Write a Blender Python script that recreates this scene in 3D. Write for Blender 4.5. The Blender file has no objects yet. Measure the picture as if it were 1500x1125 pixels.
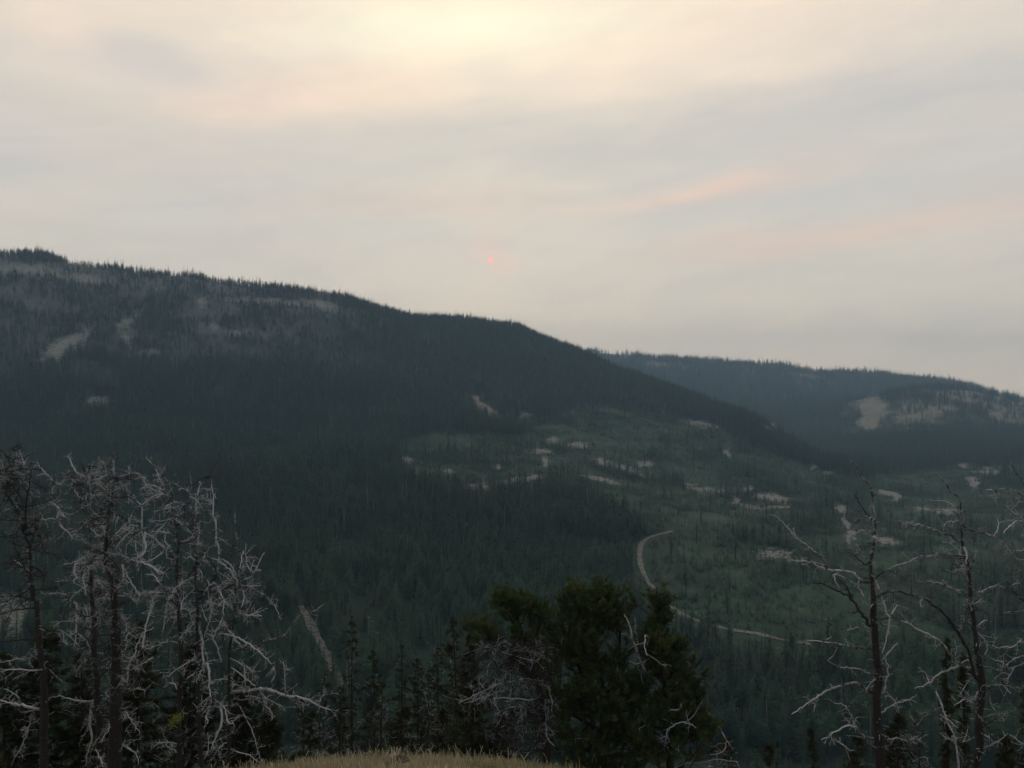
import bpy, math, random
import numpy as np
from mathutils import Vector
R = math.radians
random.seed(7); rng = np.random.default_rng(7)
sc = bpy.context.scene
COL = sc.collection

# ------------------------------------------------------------------ camera
F = 1177.0; CX, CY = 750.0, 562.0            # focal length and centre in photograph pixels
cam = bpy.data.cameras.new('camera'); camo = bpy.data.objects.new('camera', cam); COL.objects.link(camo)
cam.sensor_width = 36.0; cam.lens = 36.0 * F / 1500.0
cam.clip_start = 0.1; cam.clip_end = 80000
camo.location = (0, 0, 0); camo.rotation_euler = (R(90), 0, 0)
sc.camera = camo

# ------------------------------------------------------------------ view
sc.view_settings.view_transform = 'Standard'; sc.view_settings.look = 'None'
sc.view_settings.exposure = 0.0; sc.view_settings.gamma = 1.0
sc.render.engine = 'CYCLES'
sc.cycles.use_denoising = True
sc.cycles.max_bounces = 6; sc.cycles.diffuse_bounces = 2; sc.cycles.volume_bounces = 0
sc.cycles.transparent_max_bounces = 4
SUN_AZ = math.atan((719 - CX) / F); SUN_EL = math.atan((CY - 381) / F)

# ------------------------------------------------------------------ node helper
class N:
    """a node socket with arithmetic"""
    def __init__(s, nt, sock): s.nt, s.s = nt, sock
    def _m(s, op, *a):
        n = s.nt.nodes.new('ShaderNodeMath'); n.operation = op
        for i, v in enumerate((s,) + a):
            if isinstance(v, N): s.nt.links.new(v.s, n.inputs[i])
            else: n.inputs[i].default_value = v
        return N(s.nt, n.outputs[0])
    def __add__(s, o): return s._m('ADD', o)
    def __sub__(s, o): return s._m('SUBTRACT', o)
    def __mul__(s, o): return s._m('MULTIPLY', o)
    def __truediv__(s, o): return s._m('DIVIDE', o)
    __radd__ = __add__; __rmul__ = __mul__
    def op(s, name, *a): return s._m(name, *a)
    def step(s, a, b):                                   # smoothstep a..b -> 0..1
        n = s.nt.nodes.new('ShaderNodeMapRange'); n.interpolation_type = 'SMOOTHSTEP'
        s.nt.links.new(s.s, n.inputs[0]); n.inputs[1].default_value = a; n.inputs[2].default_value = b
        return N(s.nt, n.outputs[0])
def vec(nt, x, y, z):
    n = nt.nodes.new('ShaderNodeCombineXYZ')
    for i, v in enumerate((x, y, z)):
        if isinstance(v, N): nt.links.new(v.s, n.inputs[i])
        else: n.inputs[i].default_value = v
    return n.outputs[0]
def noise(nt, v, scale, detail=4, rough=.55, dist=0.0):
    n = nt.nodes.new('ShaderNodeTexNoise'); n.inputs['Scale'].default_value = scale
    n.inputs['Detail'].default_value = detail; n.inputs['Roughness'].default_value = rough
    n.inputs['Distortion'].default_value = dist
    if v is not None: nt.links.new(v, n.inputs['Vector'])
    return N(nt, n.outputs['Fac'])
def mixc(nt, f, a, b, mode='MIX'):
    n = nt.nodes.new('ShaderNodeMix'); n.data_type = 'RGBA'; n.blend_type = mode
    if isinstance(f, N): nt.links.new(f.s, n.inputs[0])
    else: n.inputs[0].default_value = f
    for v, i in ((a, 6), (b, 7)):
        if isinstance(v, tuple): n.inputs[i].default_value = v + (1,)
        else: nt.links.new(v, n.inputs[i])
    return n.outputs[2]

# ------------------------------------------------------------------ sky: thin sunset smoke in front of a low sun
SKY_LEVEL = 1.0
world = bpy.data.worlds.new('World'); sc.world = world; world.use_nodes = True
nt = world.node_tree; nt.nodes.clear()
out = nt.nodes.new('ShaderNodeOutputWorld'); bg = nt.nodes.new('ShaderNodeBackground')
sky = nt.nodes.new('ShaderNodeTexSky'); sky.sky_type = 'NISHITA'; sky.sun_disc = False
sky.sun_elevation = SUN_EL; sky.sun_rotation = SUN_AZ; sky.dust_density = 4; sky.air_density = 1.0
bgs = nt.nodes.new('ShaderNodeBackground'); bgs.inputs[1].default_value = 0.05
nt.links.new(sky.outputs[0], bgs.inputs[0])
tc = nt.nodes.new('ShaderNodeTexCoord'); sep = nt.nodes.new('ShaderNodeSeparateXYZ')
nt.links.new(tc.outputs['Generated'], sep.inputs[0])
sx, sy, sz = (N(nt, sep.outputs[i]) for i in range(3))
az = sx.op('ARCTAN2', sy) * (180 / math.pi)              # degrees, 0 = the way the camera looks
el = sz.op('ARCSINE') * (180 / math.pi)
# smoke sheets: long soft bands, tilted a little, wrapped on the sphere of directions
bandv = vec(nt, sx * 1.3 + sz * 0.9, sy * 1.3, sz * 4.6 - sx * 0.7)
n1 = noise(nt, bandv, 1.25, 3, .5, .35)
n2 = noise(nt, vec(nt, sx * 1.2, sy * 1.2 + 4.0, sz * 7.5 - sx * 1.5), 2.1, 4, .55, .3)
warp = noise(nt, vec(nt, sx * 1.5, sy * 1.5, sz * 5.0 + 3.0), 1.9, 3, .5)
warp2 = noise(nt, vec(nt, sx * 1.5 + 5.0, sy * 1.5, sz * 4.0), 2.3, 3, .5)
azw = az + (warp - .5) * 16.0; elw = el + (warp2 - .5) * 6.0
def blob(px, py, wx, wy, tilt=0.0):
    a0 = math.degrees(math.atan((px - CX) / F)); e0 = math.degrees(math.atan((CY - py) / F * math.cos(math.radians(a0))))
    k = math.degrees(1 / F); wx *= k; wy *= k
    da = azw - a0; de = (elw - e0) - da * tilt
    q = (da / wx) * (da / wx) + (de / wy) * (de / wy)
    return (q * -1.0).op('EXPONENT')
base = mixc(nt, el.step(-2, 15), (0.90, 0.79, 0.655), (0.715, 0.69, 0.615))
base = mixc(nt, (el * -1.0).step(-4.5, 1.0), base, (1.02, 0.855, 0.675))
base = mixc(nt, el.step(11, 38), base, (0.92, 0.79, 0.66))
base = mixc(nt, n1.step(.42, .68) * el.step(3, 14) * .5, base, (0.63, 0.64, 0.635))
base = mixc(nt, n2.step(.48, .72) * el.step(1, 9) * .45, base, (0.77, 0.675, 0.62))
base = mixc(nt, blob(780, -40, 680, 190, .0) * .95, base, (1.10, 0.89, 0.70))
base = mixc(nt, blob(690, 55, 300, 62, .03) * 1.0, base, (1.16, 1.10, 0.84))
base = mixc(nt, blob(1030, 95, 230, 50, .0) * .8, base, (1.10, 0.92, 0.73))
base = mixc(nt, blob(440, 125, 200, 40, .08) * .85, base, (1.08, 0.84, 0.66))
base = mixc(nt, blob(170, 80, 220, 40, .02) * .8, base, (0.70, 0.66, 0.635))
base = mixc(nt, blob(1360, 150, 330, 75, .1) * .7, base, (0.68, 0.645, 0.61))
base = mixc(nt, blob(850, 205, 480, 42, .04) * .65, base, (0.635, 0.635, 0.605))
base = mixc(nt, blob(200, 215, 200, 30, .0) * .4, base, (0.80, 0.70, 0.635))
base = mixc(nt, blob(600, 298, 280, 26, .0) * .6, base, (0.78, 0.66, 0.575))
base = mixc(nt, blob(1040, 278, 140, 15, .1) * .8, base, (0.93, 0.71, 0.59))
base = mixc(nt, blob(1250, 335, 270, 22, .1) * .75, base, (0.86, 0.68, 0.58))
base = mixc(nt, blob(30, 20, 90, 60, 0) * .6, base, (1.08, 0.88, 0.70))
base = mixc(nt, blob(719, 381, 34, 34, 0) * .35, base, (0.95, 0.66, 0.56))
n3 = noise(nt, vec(nt, sx * 2.0 + sz, sy * 2.0, sz * 9.0 - sx * 1.2), 3.2, 5, .6, .4)
base = mixc(nt, 1.0, base, mixc(nt, n3.step(.3, .7), (0.955, 0.96, 0.975), (1.045, 1.03, 1.01)), 'MULTIPLY')
# the half of the sky away from the sun is a cooler, dimmer smoke grey
cool = mixc(nt, sy.step(-.75, .45), (0.44, 0.54, 0.67), (1.0, 1.0, 1.0))
base = mixc(nt, 1.0, base, cool, 'MULTIPLY')
nt.links.new(base, bg.inputs[0]); bg.inputs[1].default_value = SKY_LEVEL
mx = nt.nodes.new('ShaderNodeMixShader'); mx.inputs[0].default_value = 0.975
nt.links.new(bgs.outputs[0], mx.inputs[1]); nt.links.new(bg.outputs[0], mx.inputs[2])
nt.links.new(mx.outputs[0], out.inputs[0])

# ------------------------------------------------------------------ sun lamp (weak, smothered by smoke)
sl = bpy.data.lights.new('sun_light', 'SUN'); sl.energy = 0.08; sl.angle = R(14); sl.color = (1.0, .72, .55)
slo = bpy.data.objects.new('sun_light', sl); COL.objects.link(slo)
sd = Vector((math.sin(SUN_AZ) * math.cos(SUN_EL), math.cos(SUN_AZ) * math.cos(SUN_EL), math.sin(SUN_EL)))
slo.rotation_euler = sd.to_track_quat('Z', 'Y').to_euler()

# ------------------------------------------------------------------ materials
def mat(name):
    m = bpy.data.materials.new(name); m.use_nodes = True
    nt = m.node_tree; b = nt.nodes['Principled BSDF']; b.inputs['Roughness'].default_value = .85
    b.inputs['Specular IOR Level'].default_value = .2
    return m, nt, b
def attr(nt, name, kind='Fac'):
    n = nt.nodes.new('ShaderNodeAttribute'); n.attribute_name = name
    return N(nt, n.outputs['Fac']) if kind == 'Fac' else n.outputs['Color']
def objrand(nt):
    n = nt.nodes.new('ShaderNodeObjectInfo'); return N(nt, n.outputs['Random'])
def objpos(nt):
    n = nt.nodes.new('ShaderNodeTexCoord'); return n.outputs['Object']
def geopos(nt):
    n = nt.nodes.new('ShaderNodeNewGeometry'); return n.outputs['Position']
def bump(nt, b, h, strength, dist):
    n = nt.nodes.new('ShaderNodeBump'); n.inputs['Strength'].default_value = strength; n.inputs['Distance'].default_value = dist
    nt.links.new(h.s, n.inputs['Height']); nt.links.new(n.outputs[0], b.inputs['Normal'])

def foliage(name, c1, c2, c3, scale):
    m, nt, b = mat(name)
    r = objrand(nt); n = noise(nt, objpos(nt), scale, 3)
    stand = noise(nt, geopos(nt), .009, 4, .6)                       # stands of different species and age
    c = mixc(nt, (r * .55 + stand.step(.36, .66) * .6).op('MINIMUM', 1.0), c1, c2)
    c = mixc(nt, n.step(.45, .75) * .7, c, c3)
    nt.links.new(c, b.inputs['Base Color'])
    return m
M_needle = foliage('forest_needles', (.005, .028, .016), (.018, .060, .021), (.006, .024, .014), 6)
M_young = foliage('young_conifer_needles', (.013, .046, .025), (.034, .080, .034), (.013, .042, .025), 5)
M_pine = foliage('pine_needles', (.056, .086, .034), (.072, .105, .040), (.12, .14, .05), 1.1)
M_fir = foliage('fir_needles', (.030, .042, .022), (.046, .052, .026), (.060, .058, .030), 1.3)

def wood(name, dark, pale, lo, hi, scale=9):
    m, nt, b = mat(name)
    p = objpos(nt); n = noise(nt, p, scale, 5, .65); a = attr(nt, 'bleach')
    f = (a + (n - .5) * .9).step(lo, hi)
    grain = noise(nt, p, scale * 6, 3)
    pal = mixc(nt, grain.step(.3, .7), tuple(x * .72 for x in pale), pale)
    drk = mixc(nt, grain.step(.3, .7), tuple(x * .55 for x in dark), dark)
    nt.links.new(mixc(nt, f, drk, pal), b.inputs['Base Color'])
    bump(nt, b, grain + n, .5, .01)
    return m
M_dead = wood('weathered_dead_wood', (.040, .038, .038), (.52, .535, .57), .35, .75)
M_bark = wood('grey_brown_bark', (.045, .036, .030), (.22, .20, .18), .55, 1.0, 7)
M_fortrunk = wood('forest_trunk_bark', (.05, .045, .04), (.16, .15, .14), .4, .9, 12)
M_snag = wood('silver_snag_wood', (.075, .072, .070), (.19, .185, .18), .4, 1.0, 10)

# ground
M_ground, gnt, gb = mat('hillside_ground')
gp = geopos(gnt)
gc = attr(gnt, 'ground_colour', 'Color')
g1 = noise(gnt, gp, .035, 6, .65); g2 = noise(gnt, gp, .35, 5, .7); g3 = noise(gnt, gp, 7.0, 4, .7)
gcol = mixc(gnt, 1.0, gc, mixc(gnt, (g1 * .5 + g2 * .3 + g3 * .2).step(.36, .64), (.55, .55, .57), (1.35, 1.33, 1.28)), 'MULTIPLY')
gf = (attr(gnt, 'bare') + (g2 - .5) * 1.9 + (noise(gnt, gp, .10, 5, .65) - .5) * 1.6).step(.47, .66)
gcol = mixc(gnt, gf, gcol, mixc(gnt, g2.step(.3, .7), (.10, .105, .10), (.21, .215, .20)))
gnt.links.new(gcol, gb.inputs['Base Color'])
gb.inputs['Roughness'].default_value = .95
bump(gnt, gb, g3, .4, .04)

M_road, rnt, rb = mat('dirt_road')
rp = geopos(rnt)
rnt.links.new(mixc(rnt, noise(rnt, rp, .5, 5, .7).step(.35, .65), (.065, .068, .064), (.17, .17, .158)), rb.inputs['Base Color'])

M_grass, ant, ab = mat('dry_grass_blades')
ac = attr(ant, 'bladecol', 'Color'); ant.links.new(ac, ab.inputs['Base Color'])
M_stone, snt, sb_ = mat('dark_stone')
snt.links.new(mixc(snt, noise(snt, objpos(snt), 14, 5).step(.35, .7), (.028, .027, .026), (.075, .07, .062)), sb_.inputs['Base Color'])
M_lichen, lnt, lb = mat('wolf_lichen')
lnt.links.new(mixc(lnt, noise(lnt, objpos(lnt), 30, 3), (.14, .17, .03), (.24, .27, .05)), lb.inputs['Base Color'])

# ------------------------------------------------------------------ mesh helpers
class Acc:
    """collects tubes / triangles, then builds ONE mesh object"""
    def __init__(s): s.v = []; s.f = []; s.b = []; s.n = 0
    def add(s, verts, faces, bl=0.0):
        k = s.n; s.v.append(np.asarray(verts, float))
        m = len(verts); s.b.append(np.full(m, bl) if np.isscalar(bl) else np.asarray(bl, float))
        s.f.append(np.asarray(faces, dtype=np.int64) + k)
        s.n += m
    def tube(s, pts, rad, sides=5, b0=0.0, b1=None):
        pts = np.asarray(pts, float); n = len(pts)
        if n < 2: return
        rad = np.broadcast_to(np.asarray(rad, float), (n,))
        t = np.gradient(pts, axis=0); t /= np.linalg.norm(t, axis=1)[:, None] + 1e-9
        ref = np.array([0, 0, 1.0]) if abs(t[0][2]) < .8 else np.array([1.0, 0, 0])
        nn = np.empty_like(t); cur = ref
        for i in range(n):
            cur = cur - t[i] * cur.dot(t[i]); cur = cur / (np.linalg.norm(cur) + 1e-9); nn[i] = cur
        bb = np.cross(t, nn)
        a = np.arange(sides) * 2 * math.pi / sides
        ring = pts[:, None, :] + rad[:, None, None] * (np.cos(a)[None, :, None] * nn[:, None, :] + np.sin(a)[None, :, None] * bb[:, None, :])
        v = ring.reshape(-1, 3)
        i, j = np.meshgrid(np.arange(n - 1), np.arange(sides), indexing='ij')
        j2 = (j + 1) % sides
        f = np.stack([i * sides + j, i * sides + j2, (i + 1) * sides + j2, (i + 1) * sides + j], -1).reshape(-1, 4)
        # closed end
        v = np.vstack([v, pts[-1] + t[-1] * rad[-1]])
        cap = np.stack([(n - 1) * sides + np.arange(sides), (n - 1) * sides + (np.arange(sides) + 1) % sides, np.full(sides, n * sides), np.full(sides, n * sides)], -1)
        bl = np.repeat(np.linspace(b0, b0 if b1 is None else b1, n), sides); bl = np.append(bl, bl[-1])
        s.add(v, np.vstack([f, cap]), bl)
    def mesh(s, name, m, smooth=True):
        me = bpy.data.meshes.new(name)
        if s.n == 0: return me
        v = np.vstack(s.v)
        loops = []; tot = []
        for f in s.f:
            if f.shape[1] == 4:
                tri = f[:, 2] == f[:, 3]
                q = f[~tri]; loops.append(q.ravel()); tot.append(np.full(len(q), 4))
                q = f[tri][:, :3]; loops.append(q.ravel()); tot.append(np.full(len(q), 3))
            else:
                loops.append(f.ravel()); tot.append(np.full(len(f), f.shape[1]))
        loops = np.concatenate(loops); tot = np.concatenate(tot)
        me.vertices.add(len(v)); me.vertices.foreach_set('co', v.ravel())
        me.loops.add(len(loops)); me.loops.foreach_set('vertex_index', loops.astype(np.int32))
        me.polygons.add(len(tot)); me.polygons.foreach_set('loop_start', (np.cumsum(tot) - tot).astype(np.int32))
        me.polygons.foreach_set('loop_total', tot.astype(np.int32))
        if smooth: me.polygons.foreach_set('use_smooth', np.ones(len(tot), bool))
        at = me.attributes.new('bleach', 'FLOAT', 'POINT'); at.data.foreach_set('value', np.concatenate(s.b).astype(np.float32))
        me.materials.append(m); me.update(calc_edges=True)
        return me
def link(name, me, parent=None):
    o = bpy.data.objects.new(name, me); COL.objects.link(o)
    if parent is not None: o.parent = parent
    return o
def thing(name, label, cat, loc, group=None):
    o = bpy.data.objects.new(name, None); COL.objects.link(o); o.location = loc; o.empty_display_size = .3
    o['label'] = label; o['category'] = cat
    if group: o['group'] = group
    return o
def structure(o, label, cat=None, kind='structure'):
    o['kind'] = kind; o['label'] = label
    if cat: o['category'] = cat
    return o

# ------------------------------------------------------------------ numpy value noise
_tab = rng.random((256, 256))
def vnoise(x, y):
    xi = np.floor(x).astype(int); yi = np.floor(y).astype(int); fx = x - xi; fy = y - yi
    fx = fx * fx * (3 - 2 * fx); fy = fy * fy * (3 - 2 * fy)
    g = lambda a, b: _tab[a % 256, b % 256]
    return (g(xi, yi) * (1 - fx) + g(xi + 1, yi) * fx) * (1 - fy) + (g(xi, yi + 1) * (1 - fx) + g(xi + 1, yi + 1) * fx) * fy
def fbm(x, y, o=4):
    r = 0; a = .5; s = 0
    for k in range(o): r = r + a * vnoise(x * 2 ** k + 17.3 * k, y * 2 ** k + 5.1 * k); s += a; a *= .5
    return r / s
def sstep(x, a, b):
    t = np.clip((x - a) / (b - a), 0, 1); return t * t * (3 - 2 * t)

# ------------------------------------------------------------------ terrain: one sheet, valley and both ridges
PXK = [-300, 0, 250, 450, 600, 750, 800, 900, 1000, 1100, 1200, 1300, 1400, 1500, 1800]
def row(s): return [float(x) for x in s.split()]
Dk = {  # depth in metres of each line of the land, column by column
 'A': row('250 250 250 250 260 270 270 270 270 270 270 270 270 270 270'),
 'B': row('350 350 350 355 380 400 400 400 400 395 390 390 390 390 390'),
 'C': row('480 480 480 490 520 560 560 560 550 540 540 530 530 530 530'),
 'D1': row('700 700 720 750 780 800 800 780 760 740 720 680 680 680 680'),
 'D2': row('1000 1000 1050 1080 1120 1150 1150 1100 1050 960 880 840 840 840 840'),
 'E': row('1350 1350 1400 1450 1500 1550 1550 1500 1400 1250 1030 980 980 980 980'),
 'F': row('1800 1800 1800 1850 1850 1850 1800 1750 1700 1550 1280 1200 1200 1200 1200'),
 'G1': row('2100 2100 2100 2100 2100 2100 2000 1950 1900 1750 1600 1500 1500 1500 1500'),
 'G2': row('2300 2300 2300 2300 2300 2300 2200 2150 2100 2000 1900 1850 1900 1900 1900'),
 'G3': row('2500 2500 2500 2500 2500 2450 2400 2350 2300 2250 2150 2100 2120 2120 2120'),
 'H': row('2800 2800 2800 2800 2750 2700 2700 2600 2600 2600 2500 2500 2500 2500 2500'),
 'I': row('3300 3300 3300 3300 3300 3300 3300 3200 3200 3200 3200 3200 3200 3200 3200'),
}
for _k in Dk: Dk[_k] = [d * float(np.interp(d, [400, 1000, 1500, 2500, 3300], [1, 1.12, 1.22, 1.4, 1.42])) for d in Dk[_k]]
Yk = {
 'A': row('1090 1090 1090 1090 1085 1080 1080 1080 1080 1085 1090 1090 1090 1090 1090'),
 'B': row('900 900 900 900 890 890 890 890 895 900 900 900 905 905 905'),
 'C': row('780 780 780 780 770 760 760 770 780 790 790 800 800 800 800'),
 'D1': row('650 650 650 655 660 670 675 690 710 720 730 745 745 740 740'),
 'D2': row('515 515 520 532 552 570 580 610 640 665 695 712 710 705 700'),
 'F': row('640 640 640 630 610 600 585 590 625 655 672 668 668 665 660'),
 'G1': row('620 620 620 620 610 590 580 580 600 620 640 640 632 636 630'),
 'G2': row('600 600 600 600 590 570 560 555 575 590 602 574 566 592 600'),
 'G3': row('590 590 590 590 570 550 540 535 552 562 584 592 574 603 610'),
 'I': row('640 640 640 640 640 640 640 640 640 640 640 640 640 640 640'),
}
E_line = np.array([(-300, 395), (0, 380), (60, 378), (110, 391), (200, 404), (300, 412), (420, 422), (500, 437), (600, 465), (650, 468), (700, 472), (755, 478), (800, 499), (850, 516), (900, 541), (1000, 577), (1100, 614), (1200, 676), (1300, 692), (1500, 684), (1800, 676)], float)
H_line = np.array([(-300, 560), (600, 540), (750, 522), (870, 517), (950, 522), (1050, 530), (1130, 535), (1200, 548), (1290, 549), (1400, 563), (1450, 575), (1500, 586), (1800, 605)], float)
order = ['A', 'B', 'C', 'D1', 'D2', 'E', 'F', 'G1', 'G2', 'G3', 'H', 'I']
def pchip(x, y, xi):
    h = np.diff(x); d = np.diff(y) / h; m = np.zeros_like(y)
    m[0], m[-1] = d[0], d[-1]
    for k in range(1, len(x) - 1):
        if d[k - 1] * d[k] > 0:
            w1 = 2 * h[k] + h[k - 1]; w2 = h[k] + 2 * h[k - 1]
            m[k] = (w1 + w2) / (w1 / d[k - 1] + w2 / d[k])
    i = np.clip(np.searchsorted(x, xi) - 1, 0, len(x) - 2); t = (xi - x[i]) / h[i]
    return ((2 * t**3 - 3 * t**2 + 1) * y[i] + (t**3 - 2 * t**2 + t) * h[i] * m[i] + (-2 * t**3 + 3 * t**2) * y[i + 1] + (t**3 - t**2) * h[i] * m[i + 1])
TM = R(46)
px_in = np.arange(-120, 1621, 4.0)
th_in = np.arctan((px_in - CX) / F)
th_out = np.concatenate([np.linspace(th_in[-1] + R(.8), R(60), 26), np.linspace(R(64), R(180), 20)])
TH = np.concatenate([-th_out[::-1], th_in, th_out])
def geo(a, b, r): n = int(math.log(b / a) / math.log(r)); return a * (b / a) ** (np.arange(n) / n)
DR = np.concatenate([[0.05], geo(.6, 5, 1.12), geo(5, 22, 1.02), geo(22, 250, 1.035), geo(250, 1950, 1.007), geo(1950, 3750, 1.0085), geo(3750, 4600, 1.03), [4600]])
Z = np.zeros((len(TH), len(DR)))
smw = np.array([-40, -20, 0, 20, 40.]); sww = np.array([.12, .22, .32, .22, .12])
def keys_at(px):
    px = np.clip(px + smw, -300, 1800)
    D = []; Y = []
    for k in order:
        D.append((np.interp(px, PXK, Dk[k]) * sww).sum())
        if k == 'E': y = (np.interp(px * .999 - smw * .8, E_line[:, 0], E_line[:, 1]) * sww).sum()
        elif k == 'H': y = (np.interp(px - smw * .8, H_line[:, 0], H_line[:, 1]) * sww).sum()
        else: y = (np.interp(px, PXK, Yk[k]) * sww).sum()
        Y.append(y)
    return np.array(D), np.array(Y)
for j, th in enumerate(TH):
    t = max(-TM, min(TM, th)); px = CX + F * math.tan(t)
    D, Y = keys_at(px)
    cy = 1116 + min(90, ((px - 592) / 195) ** 2 * 14)       # brow of the grassy knoll
    cs = -(cy - CY) / F
    nd = np.array([0.05, 4, 9, 13, 18, 60, 150]); nz = np.array([-1.7, -2.5, 9 * (cs - .018), 13 * cs, 18 * cs - 1.0, -33.5, -80.])
    z = pchip(np.concatenate([nd, D]), np.concatenate([nz, D * (CY - Y) / F]), DR)
    w = sstep(abs(th), R(58), R(105))
    Z[j] = z * (1 - w) + (-1.7 - .004 * DR) * w
TT, DD = np.meshgrid(TH, DR, indexing='ij')
RR = DD / np.cos(np.clip(np.abs(TT), 0, TM))
XX = RR * np.sin(TT); YY = RR * np.cos(TT)
amp = np.interp(DD, [0, 8, 30, 200, 400, 900, 1850, 3500, 4600], [0, .05, .3, 3, 6, 24, 14, 16, 16])
rel = fbm(XX / 210 + 3, YY / 300, 5) - .5
Z += amp * rel * 1.6
Z += np.interp(DD, [0, 6, 14, 40], [0, .05, .10, .2]) * (fbm(XX * 1.1, YY * 1.1, 3) - .5)

# what grows / lies bare where, read in the photograph's own directions and stored on the land
ELL = [ # px, py, rx, ry, tilt (deg), tan?
 (98, 504, 52, 12, -33, 0), (75, 524, 18, 9, -10, 0), (150, 588, 17, 9, 0, 0), (190, 470, 25, 8, -35, 0), (215, 515, 22, 6, -10, 0),
 (40, 396, 70, 11, 4, 0), (120, 408, 50, 8, 8, 0), (395, 441, 75, 5, 3, 0), (297, 443, 8, 9, 30, 0), (470, 446, 40, 7, 12, 0), (345, 487, 18, 5, 0, 0),
 (233, 425, 8, 6, 0, 0), (310, 478, 9, 7, 0, 0), (183, 495, 9, 9, 0, 0),
 (695, 714, 34, 5, -4, 0), (748, 704, 22, 4, -12, 0), (800, 677, 7, 9, 0, 0), (785, 699, 14, 4, -10, 0), (597, 672, 9, 6, 20, 0), (655, 689, 8, 4, 0, 0), (730, 684, 8, 4, 0, 0),
 (872, 699, 22, 3, 10, 0), (895, 706, 16, 3, 10, 0), (925, 690, 24, 5, 25, 0), (945, 679, 15, 4, 0, 0), (908, 684, 10, 5, 20, 0), (880, 675, 12, 5, 10, 0),
 (850, 652, 14, 5, 0, 0), (812, 646, 10, 6, 0, 0), (790, 660, 14, 5, 0, 0),
 (1013, 711, 14, 4, 0, 0), (1036, 718, 20, 4, 8, 0), (1058, 720, 8, 3, 0, 0), (1095, 715, 7, 7, 0, 0), (1080, 734, 9, 5, 25, 0), (1098, 742, 16, 3, 6, 0), (1138, 743, 18, 2.4, 0, 0), (1132, 729, 25, 6, 8, 0),
 (1232, 746, 11, 6, 10, 0), (1240, 765, 5, 14, -14, 0), (1246, 785, 7, 12, 0, 0), (1295, 792, 20, 6, 6, 0), (1138, 812, 33, 8, 6, 0), (1300, 722, 20, 4, 12, 0), (1312, 727, 6, 7, 0, 0),
 (1352, 745, 9, 4, 0, 0), (1385, 748, 16, 4, 0, 0), (1426, 706, 11, 8, 0, 0), (1412, 682, 10, 4, 0, 0), (1450, 690, 24, 5, 6, 0), (1065, 663, 6, 5, 0, 0), (1213, 692, 9, 3, 10, 0), (1190, 683, 5, 4, 0, 0),
 (710, 597, 16, 6, 35, 1), (722, 610, 12, 10, 30, 1), (698, 583, 8, 4, 20, 1), (770, 607, 8, 5, 0, 0), (1025, 620, 30, 5, 10, 0), (1130, 622, 8, 3, 0, 0), (1140, 630, 20, 3, 10, 0),
 (22, 905, 34, 34, 0, 0), (326, 880, 22, 11, 0, 0), (1500, 1025, 20, 20, 0, 0),
 (1278, 598, 26, 21, 10, 1), (1272, 618, 17, 13, 10, 1), (1180, 551, 30, 4, 8, 0), (900, 519, 30, 4, 4, 0), (965, 534, 30, 5, 4, 0),
 (1345, 602, 36, 24, -10, 1), (1380, 585, 34, 14, 10, 1), (1365, 622, 14, 9, 0, 1), (1325, 575, 14, 6, 0, 1), (1430, 583, 36, 11, 10, 1), (1478, 598, 62, 20, 14, 1), (1400, 570, 25, 7, 8, 1)]
def bare_field(px, py):
    b = np.zeros_like(px); t = np.zeros_like(px)
    for (ex, ey, rx, ry, a, tan) in ELL:
        ca, sa = math.cos(R(a)), math.sin(R(a)); dx, dy = px - ex, py - ey
        q = np.sqrt(((dx * ca + dy * sa) / rx) ** 2 + ((-dx * sa + dy * ca) / ry) ** 2)
        s = np.clip(.5 + (1 - q) * .55, 0, 1) * (1.0 if ey > 620 else .9)
        b = np.maximum(b, s)
        if tan: t = np.maximum(t, s); b = np.maximum(b, np.clip(s + (.12 if ex > 1425 else 0), 0, 1))
        elif ey < 560 and ex != 98: b = np.where(s >= b, s * .93, b)
    return b, t
REG = np.array([(585, 645), (640, 632), (760, 640), (830, 600), (930, 588), (1010, 612), (1100, 650), (1240, 700), (1330, 690), (1420, 680), (1540, 680), (1540, 972), (1280, 970), (1170, 964), (1055, 946), (974, 916), (928, 866), (920, 800), (950, 782), (900, 745), (840, 722), (780, 712), (690, 728), (640, 715), (590, 690)], float)
def inside(px, py, poly):
    r = np.zeros(px.shape, bool); n = len(poly)
    for i in range(n):
        x1, y1 = poly[i]; x2, y2 = poly[(i + 1) % n]
        c = (y1 > py) != (y2 > py)
        with np.errstate(divide='ignore', invalid='ignore'):
            r ^= c & (px < (x2 - x1) * (py - y1) / (y2 - y1 + 1e-12) + x1)
    return r
PX = CX + F * np.tan(np.clip(TT, -TM, TM)); PY = CY - F * Z / DD
wob = (fbm(XX / 45, YY / 45, 3) - .5)
BARE, TAN = bare_field(PX + wob * 14, PY + wob * 5)
near = (DD < 200); BARE[near] = 0; TAN[near] = 0
vis = np.abs(TT) < R(44); BARE[~vis] = 0; TAN[~vis] = 0
fl = fbm(XX / 90, YY / 90, 4)[..., None]
C_forest = np.array([.011, .026, .016]) * (.7 + .6 * fl)
C_open = np.array([.062, .068, .068]) * (.6 + .8 * fl)
fl2 = fbm(XX / 22 + 7, YY / 22, 4)[..., None]
C_reg = np.array([.021, .046, .027]) * (.45 + 1.1 * fl2)
C_near = np.array([.24, .20, .12]) * (.75 + .5 * fbm(XX * .8, YY * .8, 4)[..., None])
C_tan = np.array([.17, .155, .125]) * (.8 + .4 * fl)
openw = (sstep(PY, 560, 470) * sstep(DD, 800, 1000) * sstep(PX, 620, 420))[..., None]
opfar = (sstep(DD, 1950, 2200) * sstep(PX, 850, 1000) * .6)[..., None]
regw = (inside(PX, PY, REG) & (DD > 300) & (DD < 1330))[..., None].astype(float)
nearw = sstep(DD, 40, 16)[..., None]
GC = C_forest * (1 - np.maximum(openw, opfar)) + C_open * np.maximum(openw, opfar)
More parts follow.
